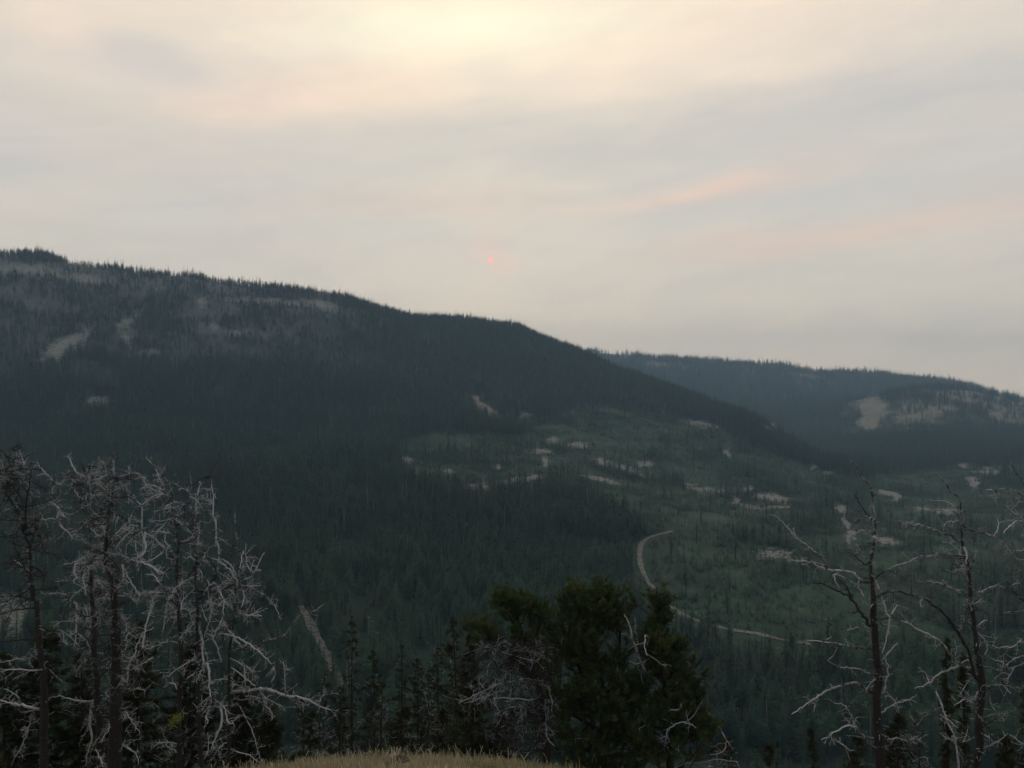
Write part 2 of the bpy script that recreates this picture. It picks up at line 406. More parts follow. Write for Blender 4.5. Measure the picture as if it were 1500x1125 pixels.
GC = GC * (1 - regw) + C_reg * regw
tw = sstep(TAN + (fbm(XX / 30, YY / 30, 4) - .5) * .5, .45, .6)[..., None]
GC = GC * (1 - tw) + C_tan * tw
GC = GC * (1 - nearw) + C_near * nearw
BARE_S = np.where(TAN > .3, BARE * .0, BARE)
nT, nD = Z.shape
verts = np.stack([XX, YY, Z], -1).reshape(-1, 3)
ii, jj = np.meshgrid(np.arange(nT - 1), np.arange(nD - 1), indexing='ij')
f = np.stack([ii * nD + jj, (ii + 1) * nD + jj, (ii + 1) * nD + jj + 1, ii * nD + jj + 1], -1).reshape(-1, 4)[:, ::-1]
ga = Acc(); ga.add(verts, f)
gm = ga.mesh('terrain', M_ground)
at = gm.attributes.new('bare', 'FLOAT', 'POINT'); at.data.foreach_set('value', BARE_S.ravel().astype(np.float32))
at = gm.attributes.new('ground_colour', 'FLOAT_COLOR', 'POINT')
at.data.foreach_set('color', np.concatenate([GC, np.ones(GC.shape[:2] + (1,))], -1).ravel().astype(np.float32))
terrain = link('terrain', gm)
structure(terrain, 'forested hillsides and valley below the grassy knoll')

def ground_d(th, d):
    a = np.clip(np.interp(th, TH, np.arange(nT)), 0, nT - 1.001); b = np.clip(np.interp(d, DR, np.arange(nD)), 0, nD - 1.001)
    i = a.astype(int); j = b.astype(int); fa = a - i; fb = b - j
    return (Z[i, j] * (1 - fa) + Z[i + 1, j] * fa) * (1 - fb) + (Z[i, j + 1] * (1 - fa) + Z[i + 1, j + 1] * fa) * fb
def ground(x, y):
    x = np.asarray(x, float); y = np.asarray(y, float)
    th = np.arctan2(x, y); d = np.hypot(x, y) * np.cos(np.clip(np.abs(th), 0, TM))
    return ground_d(th, d)
def hit(px, py, d0=240, d1=4000):
    """where the line of sight through a photograph pixel meets the land"""
    d = np.geomspace(d0, d1, 1500); th = math.atan((px - CX) / F)
    z = ground_d(np.full_like(d, th), d); y = CY - F * z / d
    k = np.argmax(y <= py); return d[k] * (px - CX) / F, d[k], z[k]
def P(px, py, d): return np.array([(px - CX) * d / F, d, (CY - py) * d / F])

# ------------------------------------------------------------------ dirt roads draped on the land
def catmull(p, k=4):
    p = np.asarray(p, float)
    if len(p) < 3: return np.array([p[0] + (p[-1] - p[0]) * t for t in np.linspace(0, 1, k + 1)])
    q = np.vstack([2 * p[0] - p[1], p, 2 * p[-1] - p[-2]]); o = []
    for i in range(1, len(q) - 2):
        for t in np.arange(k) / k:
            o.append(.5 * ((2 * q[i]) + (-q[i - 1] + q[i + 1]) * t + (2 * q[i - 1] - 5 * q[i] + 4 * q[i + 1] - q[i + 2]) * t * t + (-q[i - 1] + 3 * q[i] - 3 * q[i + 1] + q[i + 2]) * t**3))
    o.append(p[-1]); return np.array(o)
ROADPTS = []
def road(pix, width, label):
    c = catmull([hit(*p)[:2] for p in pix], 10)
    t = np.gradient(c, axis=0); t /= np.linalg.norm(t, axis=1)[:, None]; nrm = np.stack([-t[:, 1], t[:, 0]], 1)
    cols = np.linspace(-1, 1, 5); w = width / 2 * (1 + 1.1 * (fbm(c[:, 0] / 5, c[:, 1] / 5, 3) - .5))
    xy = c[:, None, :] + nrm[:, None, :] * (w[:, None] * cols[None, :])[..., None]
    z = ground(xy[..., 0], xy[..., 1]) + .25
    v = np.concatenate([xy, z[..., None]], -1).reshape(-1, 3); n = len(c)
    i, j = np.meshgrid(np.arange(n - 1), np.arange(4), indexing='ij')
    a = Acc(); a.add(v, np.stack([i * 5 + j, i * 5 + j + 1, (i + 1) * 5 + j + 1, (i + 1) * 5 + j], -1).reshape(-1, 4))
    o = link('dirt_road', a.mesh('dirt_road', M_road)); structure(o, label); ROADPTS.append(c)
road([(985, 778), (955, 786), (940, 797), (937, 815), (941, 835), (952, 856), (972, 876), (992, 895), (1012, 906), (1060, 920), (1110, 929), (1160, 940), (1215, 947)], 3.0, 'pale dirt road bending along the edge of the clearing')
road([(440, 888), (452, 908), (463, 930), (474, 950), (484, 972), (494, 992), (502, 1012)], 3.6, 'short grey dirt track cut through the dark forest')

# ------------------------------------------------------------------ conifers of the valley
def spray(a, p0, d, L, wid, droop, n=3):
    """flat drooping bough of needles made of small kites"""
    d = d / np.linalg.norm(d); side = np.cross(d, [0, 0, 1.0]); side /= np.linalg.norm(side) + 1e-9
    V = []; Fc = []
    for k in range(n):
        t0 = (k + .15) / n; t1 = min(1.0, (k + 1.25) / n); tm = (t0 + t1) / 2
        w = wid * (1.15 - tm) * random.uniform(.6, 1.3)
        def at(t): return p0 + d * L * t + np.array([0, 0, -droop * L * t * t])
        for s in (-1, 1):
            tip = at(t1) + side * s * w + np.array([0, 0, random.uniform(-.35, .15) * w])
            b = len(V); V += [at(t0), at(t1) + np.array([0, 0, random.uniform(-.1, .1) * w]), tip]; Fc.append((b, b + 1, b + 2))
    a.add(np.array(V), np.array(Fc))
def forest_tree(seed, prof, whorls, per, wid, droop, base):
    random.seed(seed)
    c = Acc(); t = Acc()
    lean = (random.uniform(-.01, .01), random.uniform(-.01, .01))
    ax = lambda z: np.array([lean[0] * z, lean[1] * z, z])
    t.tube([ax(z) for z in (-.04, .1, .4, .7, .96)], [.014, .012, .009, .005, .0015], 5, .2, .5)
    for i in range(whorls):
        z = base + (1 - base) * ((i + random.random()) / whorls)
        for k in range(per):
            a = random.uniform(0, 2 * math.pi); r = prof((z - base) / (1 - base)) * random.uniform(.55, 1.25)
            if random.random() < .1: continue
            spray(c, ax(z), np.array([math.cos(a), math.sin(a), random.uniform(-.05, .35)]), max(r, .012), max(r * .42, .008) * wid, droop)
    for k in range(4):
        a = k * 1.57; c.add(np.array([ax(.93), ax(1.0 + .01 * k), ax(.955) + np.array([math.cos(a), math.sin(a), 0]) * .012]), np.array([(0, 1, 2)]))
    return c, t
def snag_tree(seed):
    random.seed(seed); c = Acc(); t = Acc()
    t.tube([(0, 0, -.04), (.004, 0, .3), (0, .005, .6), (.004, 0, .85), (0, 0, 1.0)], [.017, .014, .011, .007, .002], 6, .6, .9)
    for i in range(34):
        z = random.uniform(.25, .97); a = random.uniform(0, 6.28); L = .11 * (1.1 - z) * random.uniform(.3, 1.3)
        d = np.array([math.cos(a), math.sin(a), random.uniform(-.5, .2)])
        c.tube([np.array([0, 0, z]), np.array([0, 0, z]) + d * L * .6, np.array([0, 0, z]) + d * L + np.array([0, 0, -.25 * L])], [.004, .003, .0015], 3, .7, .9)
    return c, t
VAR = []
specs = [(1, lambda t: .125 * (1 - t) ** .8 + .01, 30, 6, 1.0, .25, .06),
         (2, lambda t: .10 * (1 - t) ** .6 + .012, 28, 5, 1.1, .4, .14),
         (3, lambda t: .17 * (1 - t) ** .75 + .012, 28, 6, .95, .15, .05),
         (4, lambda t: .12 * math.sin(math.pi * min(1, .15 + t * .85)) ** .8 + .015, 26, 6, 1.0, .1, .30)]
for (s, pr, w, p, wd, dr, bs) in specs:
    c, t = forest_tree(s, pr, w, p, wd, dr, bs)
    VAR.append((c.mesh('conifer_crown', M_needle, False), t.mesh('conifer_trunk', M_fortrunk)))
c, t = snag_tree(9); VAR.append((c.mesh('snag_branches', M_snag), t.mesh('snag_trunk', M_snag)))
c, t = forest_tree(11, lambda t: .30 * (1 - t) ** .7 + .03, 9, 6, 1.25, .0, .03)
YOUNG = [(c.mesh('young_crown', M_young, False), t.mesh('young_trunk', M_fortrunk))]
c, t = forest_tree(12, lambda t: .24 * (1 - t) ** .6 + .03, 10, 6, 1.2, .1, .03)
YOUNG.append((c.mesh('young_crown', M_young, False), t.mesh('young_trunk', M_fortrunk)))
random.seed(7)

# scatter
RUN = np.maximum.accumulate(Z / DD, axis=1)
def runmax(th, d):
    i = np.clip(np.interp(th, TH, np.arange(nT)).astype(int), 0, nT - 1); j = np.clip(np.interp(d, DR, np.arange(nD)).astype(int) - 1, 0, nD - 1)
    return RUN[i, j]
def sample(d0, d1, u0, u1, per):
    n = int((u1 - u0) * (d1**2 - d0**2) / 2 / per)
    u = rng.uniform(u0, u1, n); d = np.sqrt(rng.uniform(d0**2, d1**2, n)); return u, d
roadxy = np.vstack(ROADPTS)
def road_clear(x, y, d):
    ok = np.ones(len(x), bool)
    idx = np.where((d > 230) & (d < 800))[0]
    for s in range(0, len(idx), 4000):
        k = idx[s:s + 4000]
        # road corridors are kept open a little wider on the side that looks on the valley
        dx = x[k][:, None] - roadxy[None, :, 0]; dy = y[k][:, None] - roadxy[None, :, 1]
        q = (dx / 2.4) ** 2 + (np.where(dy < 0, dy / 11, dy / 1.8)) ** 2
        ok[k] = q.min(1) > 1
    return ok
bands = []
for (d0, d1, u0, u1, per) in ((34, 250, -.95, .95, 34), (250, 650, -1, 1, 17), (650, 1950, -1, 1, 26), (1950, 3750, -.25, 1, 40)):
    u, d = sample(d0, d1, u0, u1, per)
    th = np.arctan(u); x = u * d; z = ground_d(th, d)
    px = CX + F * u; py = CY - F * z / d
    n1 = fbm(x / 55, d / 55, 4); n2 = fbm(x / 14 + 9, d / 14, 3)
    wob = fbm(x / 45, d / 45, 3) - .5
    b, tn = bare_field(px + wob * 14, py + wob * 5)
    keep = ((b + (n2 - .5) * .7) < .52) | (d < 250) | ((tn > .3) & (px > 1300) & (n1 * .5 + n2 * .5 > np.interp(px, [1300, 1400, 1440, 1500], [.52, .53, .62, .60])))
    reg = inside(px + (n1 - .5) * 26, py + (n2 - .5) * 12, REG) & (d > 300) & (d < 1330)
    opn = sstep(py, 560, 460) * sstep(d, 800, 1000) * sstep(px, 620, 420)
    h = rng.normal(13.2, 2.3, len(u)) * (.82 + .36 * n1)
    dens = np.ones(len(u))
    dens *= 1 - opn * .78 * sstep(n1 * .6 + n2 * .4, .56, .42); h *= np.where(rng.random(len(u)) < .12, 1.3, 1 - .12 * opn)
    hump = (d > 1750) & (px > 1230)
    dens = np.where(hump, np.clip((n1 * .6 + n2 * .4 - .43) * 9, .04, 1), dens); dens = np.where(hump & (px > 1415) & (py < 618), np.clip((n1 * .6 + n2 * .4 - .56) * 9, .015, 1), dens)
    dens = np.where((d > 2600), np.clip((n1 * .6 + n2 * .4 - .38) * 6, .16, .85), dens); h = np.where(d > 2600, h * rng.choice([.7, .9, 1.15, 1.5], len(u)), h); h = np.where(d > 1950, h * 1.3, h)
    dens *= np.where(d < 1650, np.clip(.45 + (n1 - .3) * 3, .4, 1), 1)
    h = np.where(d < 250, rng.uniform(3.5, 7.5, len(u)), h)
    dens = np.where(d < 250, .5, dens)
    regsmall = reg & (rng.random(len(u)) > .012 + .22 * sstep(n1, .58, .68))
    keep &= rng.random(len(u)) < np.where(regsmall, .0, dens)
    top = CY - F * (z + h) / d
    lim = np.interp(px, [0, 420, 500, 720, 760, 1000, 1060, 1180, 1500], [1010, 1010, 1040, 1030, 960, 960, 1068, 1050, 1045])
    keep &= (d > 250) | (top > lim)
    keep &= (z + h) / d > runmax(th, d) - .012
    keep &= road_clear(x, d, d)
    var = rng.choice(5, len(u), p=[.33, .24, .20, .205, .025])
    var = np.where(reg, np.where(rng.random(len(u)) < .3, 4, var), var)
    v3 = (z + h) / d > runmax(th, d) + .0005
    bands.append(np.stack([x, d, z, h, var, px, top, v3, reg], 1)[keep])
T = np.vstack(bands)
# young trees of the regrowing clearing
u, d = sample(300, 1330, -.2, .8, 7)
x = u * d; th = np.arctan(u); z = ground_d(th, d); px = CX + F * u; py = CY - F * z / d
n1 = fbm(x / 55, d / 55, 4); n2 = fbm(x / 14 + 9, d / 14, 3); wob = fbm(x / 45, d / 45, 3) - .5
b, tn = bare_field(px + wob * 14, py + wob * 5)
k = inside(px + (n1 - .5) * 26, py + (n2 - .5) * 12, REG) & ((b + (n2 - .5) * 1.5) < .6) & (rng.random(len(u)) < np.clip(.15 + (n1 * .5 + n2 * .5 - .36) * 3.6, .06, .97))
h = rng.uniform(1.2, 4.6, len(u)) * (.6 + .9 * n1)
k &= ((z + h) / d > runmax(th, d) - .012) & road_clear(x, d, d)
YG = np.stack([x, d, z, h, rng.integers(0, 2, len(u)), px, CY - F * (z + h) / d, (z + h) / d > runmax(th, d)], 1)[k]

# the ones that show largest become trees of their own
def pick(A, n, extra):
    inframe = (A[:, 5] > 4) & (A[:, 5] < 1496) & (A[:, 6] < 1112) & (A[:, 7] > 0) & extra
    idx = np.where(inframe)[0]; idx = idx[np.argsort(-(A[idx, 3] / A[idx, 1]))][:n]
    m = np.zeros(len(A), bool); m[idx] = True; return m
hidden = ((T[:, 5] > 400) & (T[:, 5] < 800) & (T[:, 6] > 1085)) | ((T[:, 5] > 690) & (T[:, 5] < 1030) & (T[:, 6] > 930))
m_con = pick(T, 290, (T[:, 4] < 4) & ~hidden)
m_sng = pick(T, 45, (T[:, 4] == 4) & ~hidden)
m_yng = pick(YG, 200, np.ones(len(YG), bool))
def put_tree(name, label, cat, group, var, x, y, z, h, crown='crown'):
    r = thing(name, label, cat, (x, y, z - .05), group); s = h
    r.scale = (s * random.uniform(1.0, 1.45), s * random.uniform(1.0, 1.45), s); r.rotation_euler = (random.uniform(-.03, .03), random.uniform(-.03, .03), random.uniform(0, 6.28))
    link(crown, var[0], r); link('trunk', var[1], r)
    return r
for a in T[m_con]:
    nearby = a[1] < 250
    put_tree('conifer_tree', 'small dark conifer growing on the slope just below the knoll' if nearby else 'tall dark conifer in the dense forest on the lower valley side', 'conifer',
             'conifers on the slope below the knoll' if nearby else 'conifers of the lower valley forest', VAR[int(a[4])], *a[:4])
for a in T[m_sng]:
    put_tree('standing_snag', 'thin grey standing dead trunk among the valley conifers', 'dead tree', 'grey snags among the valley forest', VAR[4], *a[:4], crown='branches')
for a in YG[m_yng]:
    put_tree('young_conifer', 'low bushy young conifer in the regrowing clearing', 'young conifer', 'young conifers in the clearing', YOUNG[int(a[4])], *a[:4])

def instancer(name, label, A, protos):
    """all the rest as one mass: one point per tree, real tree geometry on each point"""
    me = bpy.data.meshes.new(name); n = len(A)
    me.vertices.add(n); me.vertices.foreach_set('co', A[:, :3].ravel())
    s = A[:, 3:4] * np.concatenate([rng.uniform(1.0, 1.5, (n, 2)), np.ones((n, 1))], 1)
    rt = np.stack([rng.uniform(-.04, .04, n), rng.uniform(-.04, .04, n), rng.uniform(0, 6.28, n)], 1)
    for nm, ty, key, dat in (('scl', 'FLOAT_VECTOR', 'vector', s), ('rot', 'FLOAT_VECTOR', 'vector', rt), ('idx', 'INT', 'value', A[:, 4].astype(np.int32))):
        a = me.attributes.new(nm, ty, 'POINT'); a.data.foreach_set(key, np.ascontiguousarray(dat).ravel().astype(np.int32 if ty == 'INT' else np.float32))
    o = link(name, me); structure(o, label, None, 'stuff')
    g = bpy.data.node_groups.new(name, 'GeometryNodeTree')
    g.interface.new_socket('Geometry', in_out='INPUT', socket_type='NodeSocketGeometry'); g.interface.new_socket('Geometry', in_out='OUTPUT', socket_type='NodeSocketGeometry')
    gi = g.nodes.new('NodeGroupInput'); go = g.nodes.new('NodeGroupOutput'); jo = g.nodes.new('GeometryNodeJoinGeometry')
    for (co, to) in reversed(protos):
        jj = g.nodes.new('GeometryNodeJoinGeometry'); gt = g.nodes.new('GeometryNodeGeometryToInstance')
        for ob in (co, to):
            oi = g.nodes.new('GeometryNodeObjectInfo'); oi.inputs['Object'].default_value = ob; oi.transform_space = 'ORIGINAL'
            g.links.new(oi.outputs['Geometry'], jj.inputs[0])
        g.links.new(jj.outputs[0], gt.inputs[0]); g.links.new(gt.outputs[0], jo.inputs[0])
    ip = g.nodes.new('GeometryNodeInstanceOnPoints'); ip.inputs['Pick Instance'].default_value = True
    def na(nm, ty):
        x = g.nodes.new('GeometryNodeInputNamedAttribute'); x.data_type = ty; x.inputs[0].default_value = nm; return x.outputs[0]
    g.links.new(gi.outputs[0], ip.inputs['Points']); g.links.new(jo.outputs[0], ip.inputs['Instance'])
    g.links.new(na('idx', 'INT'), ip.inputs['Instance Index']); g.links.new(na('rot', 'FLOAT_VECTOR'), ip.inputs['Rotation']); g.links.new(na('scl', 'FLOAT_VECTOR'), ip.inputs['Scale'])
    g.links.new(ip.outputs[0], go.inputs[0])
    md = o.modifiers.new('trees', 'NODES'); md.node_group = g
    return o
def proto_of(meshes):
    r = []
    for c, t in meshes:
        oc = next(o for o in COL.objects if o.data == c); ot = next(o for o in COL.objects if o.data == t); r.append((oc, ot))
    return r
instancer('conifer_forest', 'dense dark conifer forest covering the far valley sides and ridges', T[~(m_con | m_sng)], proto_of(VAR))
instancer('young_conifer_thicket', 'pale green regrowth of young conifers filling the clearing', YG[~m_yng], proto_of(YOUNG))
print('trees', len(T), 'young', len(YG))
# ------------------------------------------------------------------ dead pines on the knoll's edge
ZOOM = {1: (1120, 660), 2: (1120, 885), 3: (1300, 660), 4: (1300, 885), 5: (0, 650), 6: (0, 885), 7: (200, 670), 8: (200, 885)}
KZ = 240 / 1125.0
def tr(s):
    """'5: 10,20 30,40 | 6: 5,5' -> photograph pixels"""
    o = []
    for part in s.split('|'):
        z, pts = part.split(':'); ox, oy = ZOOM[int(z)]
        o += [(ox + float(p.split(',')[0]) * KZ, oy + float(p.split(',')[1]) * KZ) for p in pts.split()]
    return np.array(o)
def wander(p0, d, L, n, curl, sag=0.0):
    """a crooked twig"""
    p = np.array(p0, float); d = np.array(d, float); d /= np.linalg.norm(d) + 1e-9; o = [p.copy()]
    turn = rng.normal(0, curl, 3)
    for k in range(n):
        turn = turn * .6 + rng.normal(0, curl, 3); d = d + turn + np.array([0, 0, sag]); d /= np.linalg.norm(d)
        p = p + d * L / n; o.append(p.copy())
    return np.array(o)
def twigs_on(a, pts, spacing, lmin, lmax, r, bl, up=.2, t0=.15, depth=1):
    seg = np.linalg.norm(np.diff(pts, axis=0), axis=1); tot = seg.sum(); cum = np.concatenate([[0], np.cumsum(seg)])
    n = int(tot / spacing * rng.uniform(.7, 1.3))
    for k in range(n):
        s = rng.uniform(t0, 1) * tot; i = min(np.searchsorted(cum, s) - 1, len(pts) - 2); i = max(i, 0)
        p = pts[i] + (pts[i + 1] - pts[i]) * ((s - cum[i]) / (seg[i] + 1e-9)); t = pts[i + 1] - pts[i]; t /= np.linalg.norm(t) + 1e-9
        d = t * rng.uniform(.1, .9) + rng.normal(0, .75, 3) + np.array([0, 0, up]); L = rng.uniform(lmin, lmax) * (1 if rng.random() < .8 else 1.8)
        q = wander(p, d, L, 4, .20, -.02); a.tube(q, np.linspace(r, r * .45, len(q)), 4, bl, bl + rng.uniform(-.1, .3))
        if depth > 1: twigs_on(a, q, spacing * .8, lmin * .4, lmax * .45, r * .7, bl + .1, up, .2, depth - 1)
def dead_tree(label, group, trunk, w0, w1, depth, branches, extra=0, ext=(15, 60), ybr=(.2, 1), twig=1.0, bleach=.55, dark=.22, cat='dead tree', fine=0):
    """trunk and limbs follow the photograph's crooked shapes; each limb leans nearer or farther as it leaves the trunk"""
    tp = trunk
    if tp[0][1] < tp[-1][1]: tp = tp[::-1]                       # bottom first
    px1 = depth / F                                              # metres per photograph pixel at this distance
    gx, gy = (tp[0][0] - CX) * px1, depth
    gz = float(ground(gx, gy)); ypix = CY - gz * F / depth
    if ypix > tp[0][1]: tp = np.vstack([[tp[0][0] + (tp[0][0] - tp[1][0]) * .2, ypix + 6], tp])
    c2 = catmull(tp, 8); c2 = c2 + (rng.normal(0, .9, c2.shape)).cumsum(0) * .35 * np.array([1, 0])
    dz = np.cumsum(rng.normal(0, .012, len(c2))); dz -= dz[0]
    t3 = np.array([P(x, y, depth + k) for (x, y), k in zip(c2, dz)])
    base = np.array([t3[0][0], t3[0][1], gz])
    root = thing('dead_pine', label, cat, base, group)
    s = np.concatenate([[0], np.cumsum(np.hypot(*np.diff(c2, axis=0).T))]); s /= s[-1]; rad = np.maximum(w0 * np.interp(s, [0, .3, .6, .76, 1], [1, .82, .52, .26, .1]), w1) / 2 * px1
    rad *= 1 + .55 * (fbm(s * 34 + depth * 7, s * 3 + 1, 3) - .5)
    a = Acc(); a.tube(t3 - base, rad, 9, dark, dark + .3)
    # broken stubs and knots on the trunk
    for k in range(int(len(c2) * .9)):
        i = int(len(c2) * rng.random() ** 1.3); d = np.array([rng.normal(), rng.normal(), rng.uniform(-.2, .4)])
        q = wander(t3[i] - base, d, rng.uniform(.2, 1.0) * min(.24, rad[i] * 4), 3, .15); a.tube(q, np.linspace(min(.012, rad[i] * .5), .005, len(q)), 4, dark + .2, .6)
    link('trunk', a.mesh('trunk', M_dead), root)
    done2 = [c2]; done3 = [t3]; rads = [rad]
    for bs in branches:
        w = 3.0; bl = bleach
        if isinstance(bs, tuple): bs, w, bl = bs
        b2 = tr(bs)
        A2 = np.vstack(done2); A3 = np.vstack(done3)
        dist = [np.hypot(*(A2 - e).T) for e in (b2[0], b2[-1])]
        if dist[1].min() < dist[0].min(): b2 = b2[::-1]; dist = dist[::-1]
        wgt = dist[0].copy(); wgt[:len(c2)] *= .75
        i = int(np.argmin(wgt)); start = A3[i]; gap = dist[0][i]
        if gap > 2.0: b2 = np.vstack([A2[i], b2]) if gap < 25 else np.vstack([A2[i], (A2[i] * .5 + b2[0] * .5) + rng.normal(0, gap * .08, 2), b2])
        c = catmull(b2, 4); c[1:-1] += rng.normal(0, .75, c[1:-1].shape); L = np.hypot(*np.diff(c, axis=0).T).sum()
        away = rng.uniform(-.55, .55) * L * px1
        s = np.linspace(0, 1, len(c)); dd = start[1] + away * s ** 1.2 + rng.normal(0, .004, len(c)).cumsum()
        jit = rng.normal(0, .5, c.shape).cumsum(0) * .25
        c3 = np.array([P(x, y, k) for (x, y), k in zip(c + jit * s[:, None], dd)])
        r = (w * (1 - s) ** .8 * .8 + w * .22 + .25) / 2 * px1 * (1 + .5 * (fbm(s * L / 9 + w * 31 + L, s + L, 2) - .5))
        bl = bl - rng.uniform(-.05, .15); a = Acc(); a.tube(c3 - base, r, 6, min(bl, .4), bl + .15)
        twigs_on(a, c3 - base, .085 / twig, .04, .22, .0042, bl, .1, .12, 2)
        link('branch', a.mesh('branch', M_dead), root)
        done2.append(c); done3.append(c3)
    for k in range(extra):
        i = int(rng.uniform(*ybr) * (len(c2) - 1)); L = rng.uniform(*ext) * px1 * (1.15 - .55 * i / len(c2))
        a0 = rng.uniform(0, 2 * math.pi); d = np.array([math.cos(a0), math.sin(a0) * .8, rng.uniform(-.5, .7)])
        q = wander(t3[i], d, L, 9, .12, rng.uniform(-.10, .04)); bl = bleach + rng.uniform(-.5, .15)
        a = Acc(); a.tube(q - base, np.linspace(.012, .0045, len(q)), 5, bl - .1, bl + .2)
        twigs_on(a, q - base, .065 / twig, .04, .22, .004, bl + .05, .15, .15, 2)
        link('branch', a.mesh('branch', M_dead), root)
    return root, c2, t3, base
GL = 'dead pines left of the grassy knoll'; GR = 'dead pines right of the living pine'
W = .85
R1 = dead_tree('tall bare dead pine with a top that bends sideways, beside a smaller forked snag', GR,
  tr('2: 785,1125 770,850 758,640 772,480 748,330 742,160 730,0 | 1: 735,1060 722,940 708,800 718,720 728,640 738,590 742,480 730,370 712,260 704,235 650,180 612,110 572,70'), 16, 1.6, 15.0, [
  ('1: 700,900 630,860 600,832 500,818 440,816 390,802 340,772', 4.0, .7), ('1: 428,790 400,740 340,690 270,640 210,585 150,520 90,465', 2.6, .85), ('1: 420,785 340,768 300,758 200,750 140,732', 2.4, .85),
  ('2: 720,150 690,90 650,40 | 1: 625,1050 580,1000 500,960 440,930 390,912 340,910', 5.0, .2), ('1: 600,1010 570,950 530,895 500,868', 3.4, .15), ('1: 515,940 485,890 476,855 495,838', 3.0, .9),
  ('1: 745,890 790,850 830,822 880,820', 3.0, .3), ('1: 728,832 750,880 790,960 815,1040 840,1120 | 2: 855,90 850,180 830,250 805,330', 4.0, .95), ('2: 855,88 880,50 910,0', 3.0, .95),
  ('2: 815,600 840,500 848,430 830,370', 3.0, .8), ('2: 800,390 845,340 880,295 910,258', 3.0, .8), ('1: 745,1020 800,980 880,962 960,975 1060,1000 1110,1012', 3.0, .45),
  ('1: 690,1000 657,962 645,910', 2.6, .8), ('1: 735,570 722,552 670,548 620,565', 2.0, .7), ('1: 738,470 690,445', 2.0, .7), ('1: 740,480 790,488', 2, .6), ('1: 738,470 700,430 650,350 610,295', 2.0, .2),
  ('1: 738,480 690,470 600,478', 1.8, .5), ('1: 690,735 655,680 620,640', 2.4, .5), ('1: 690,780 630,730 580,700', 2.0, .2), ('1: 752,310 765,285 778,255', 1.8, .6),
  ('2: 715,305 620,292 540,275 460,262 400,255 310,248 255,260', 2.8, .65), ('2: 400,250 440,236 458,226', 2, .7), ('2: 500,285 470,350 435,390', 2, .6), ('2: 730,470 660,445 580,435 520,437', 2.4, .75),
  ('2: 770,640 720,600 660,555 600,540 540,555 480,572 420,600 360,640 270,700 195,755', 4.4, .55), ('2: 358,645 350,690 335,738', 2, .8), ('2: 745,990 690,910 640,860 615,820 600,770 570,710 540,685 480,670', 2.6, .65),
  ('2: 640,870 620,840 560,830 510,860 440,900 385,930', 3.0, .85), ('2: 440,905 500,940 550,970 590,1010', 2.4, .85), ('2: 570,688 620,670 680,690', 2, .5), ('2: 790,760 830,720 880,690 940,670 1010,640', 2.4, .8),
  ('2: 800,640 830,630 880,650 910,690 920,750', 2, .6), ('2: 735,160 670,155 620,160 570,180', 2, .6), ('2: 640,295 595,320 570,360', 1.8, .5), ('2: 790,160 830,170 790,110 830,95', 2, .4),
  ('2: 775,240 770,160', 2.2, .85), ('2: 620,60 590,55 560,62', 1.6, .2)], 8, (14, 45), (.05, .75), .8)
dead_tree('short thin forked dead snag between two taller dead pines', GR, tr('2: 1058,1125 1048,960 1030,850 1005,790 980,730'), 5, 1.6, 14.6, [
  ('2: 1032,845 1075,795 1120,745', 2.2, .45), ('2: 1045,930 1080,915 1125,890', 2, .6), ('2: 1040,950 980,920 900,915 840,930', 1.8, .55), ('2: 1050,1020 1000,1000 920,985 870,992', 1.8, .5), ('2: 1052,1060 1090,1050 1125,1060', 1.8, .5)], 9, (10, 40), (.05, .9), 1.0, .4)
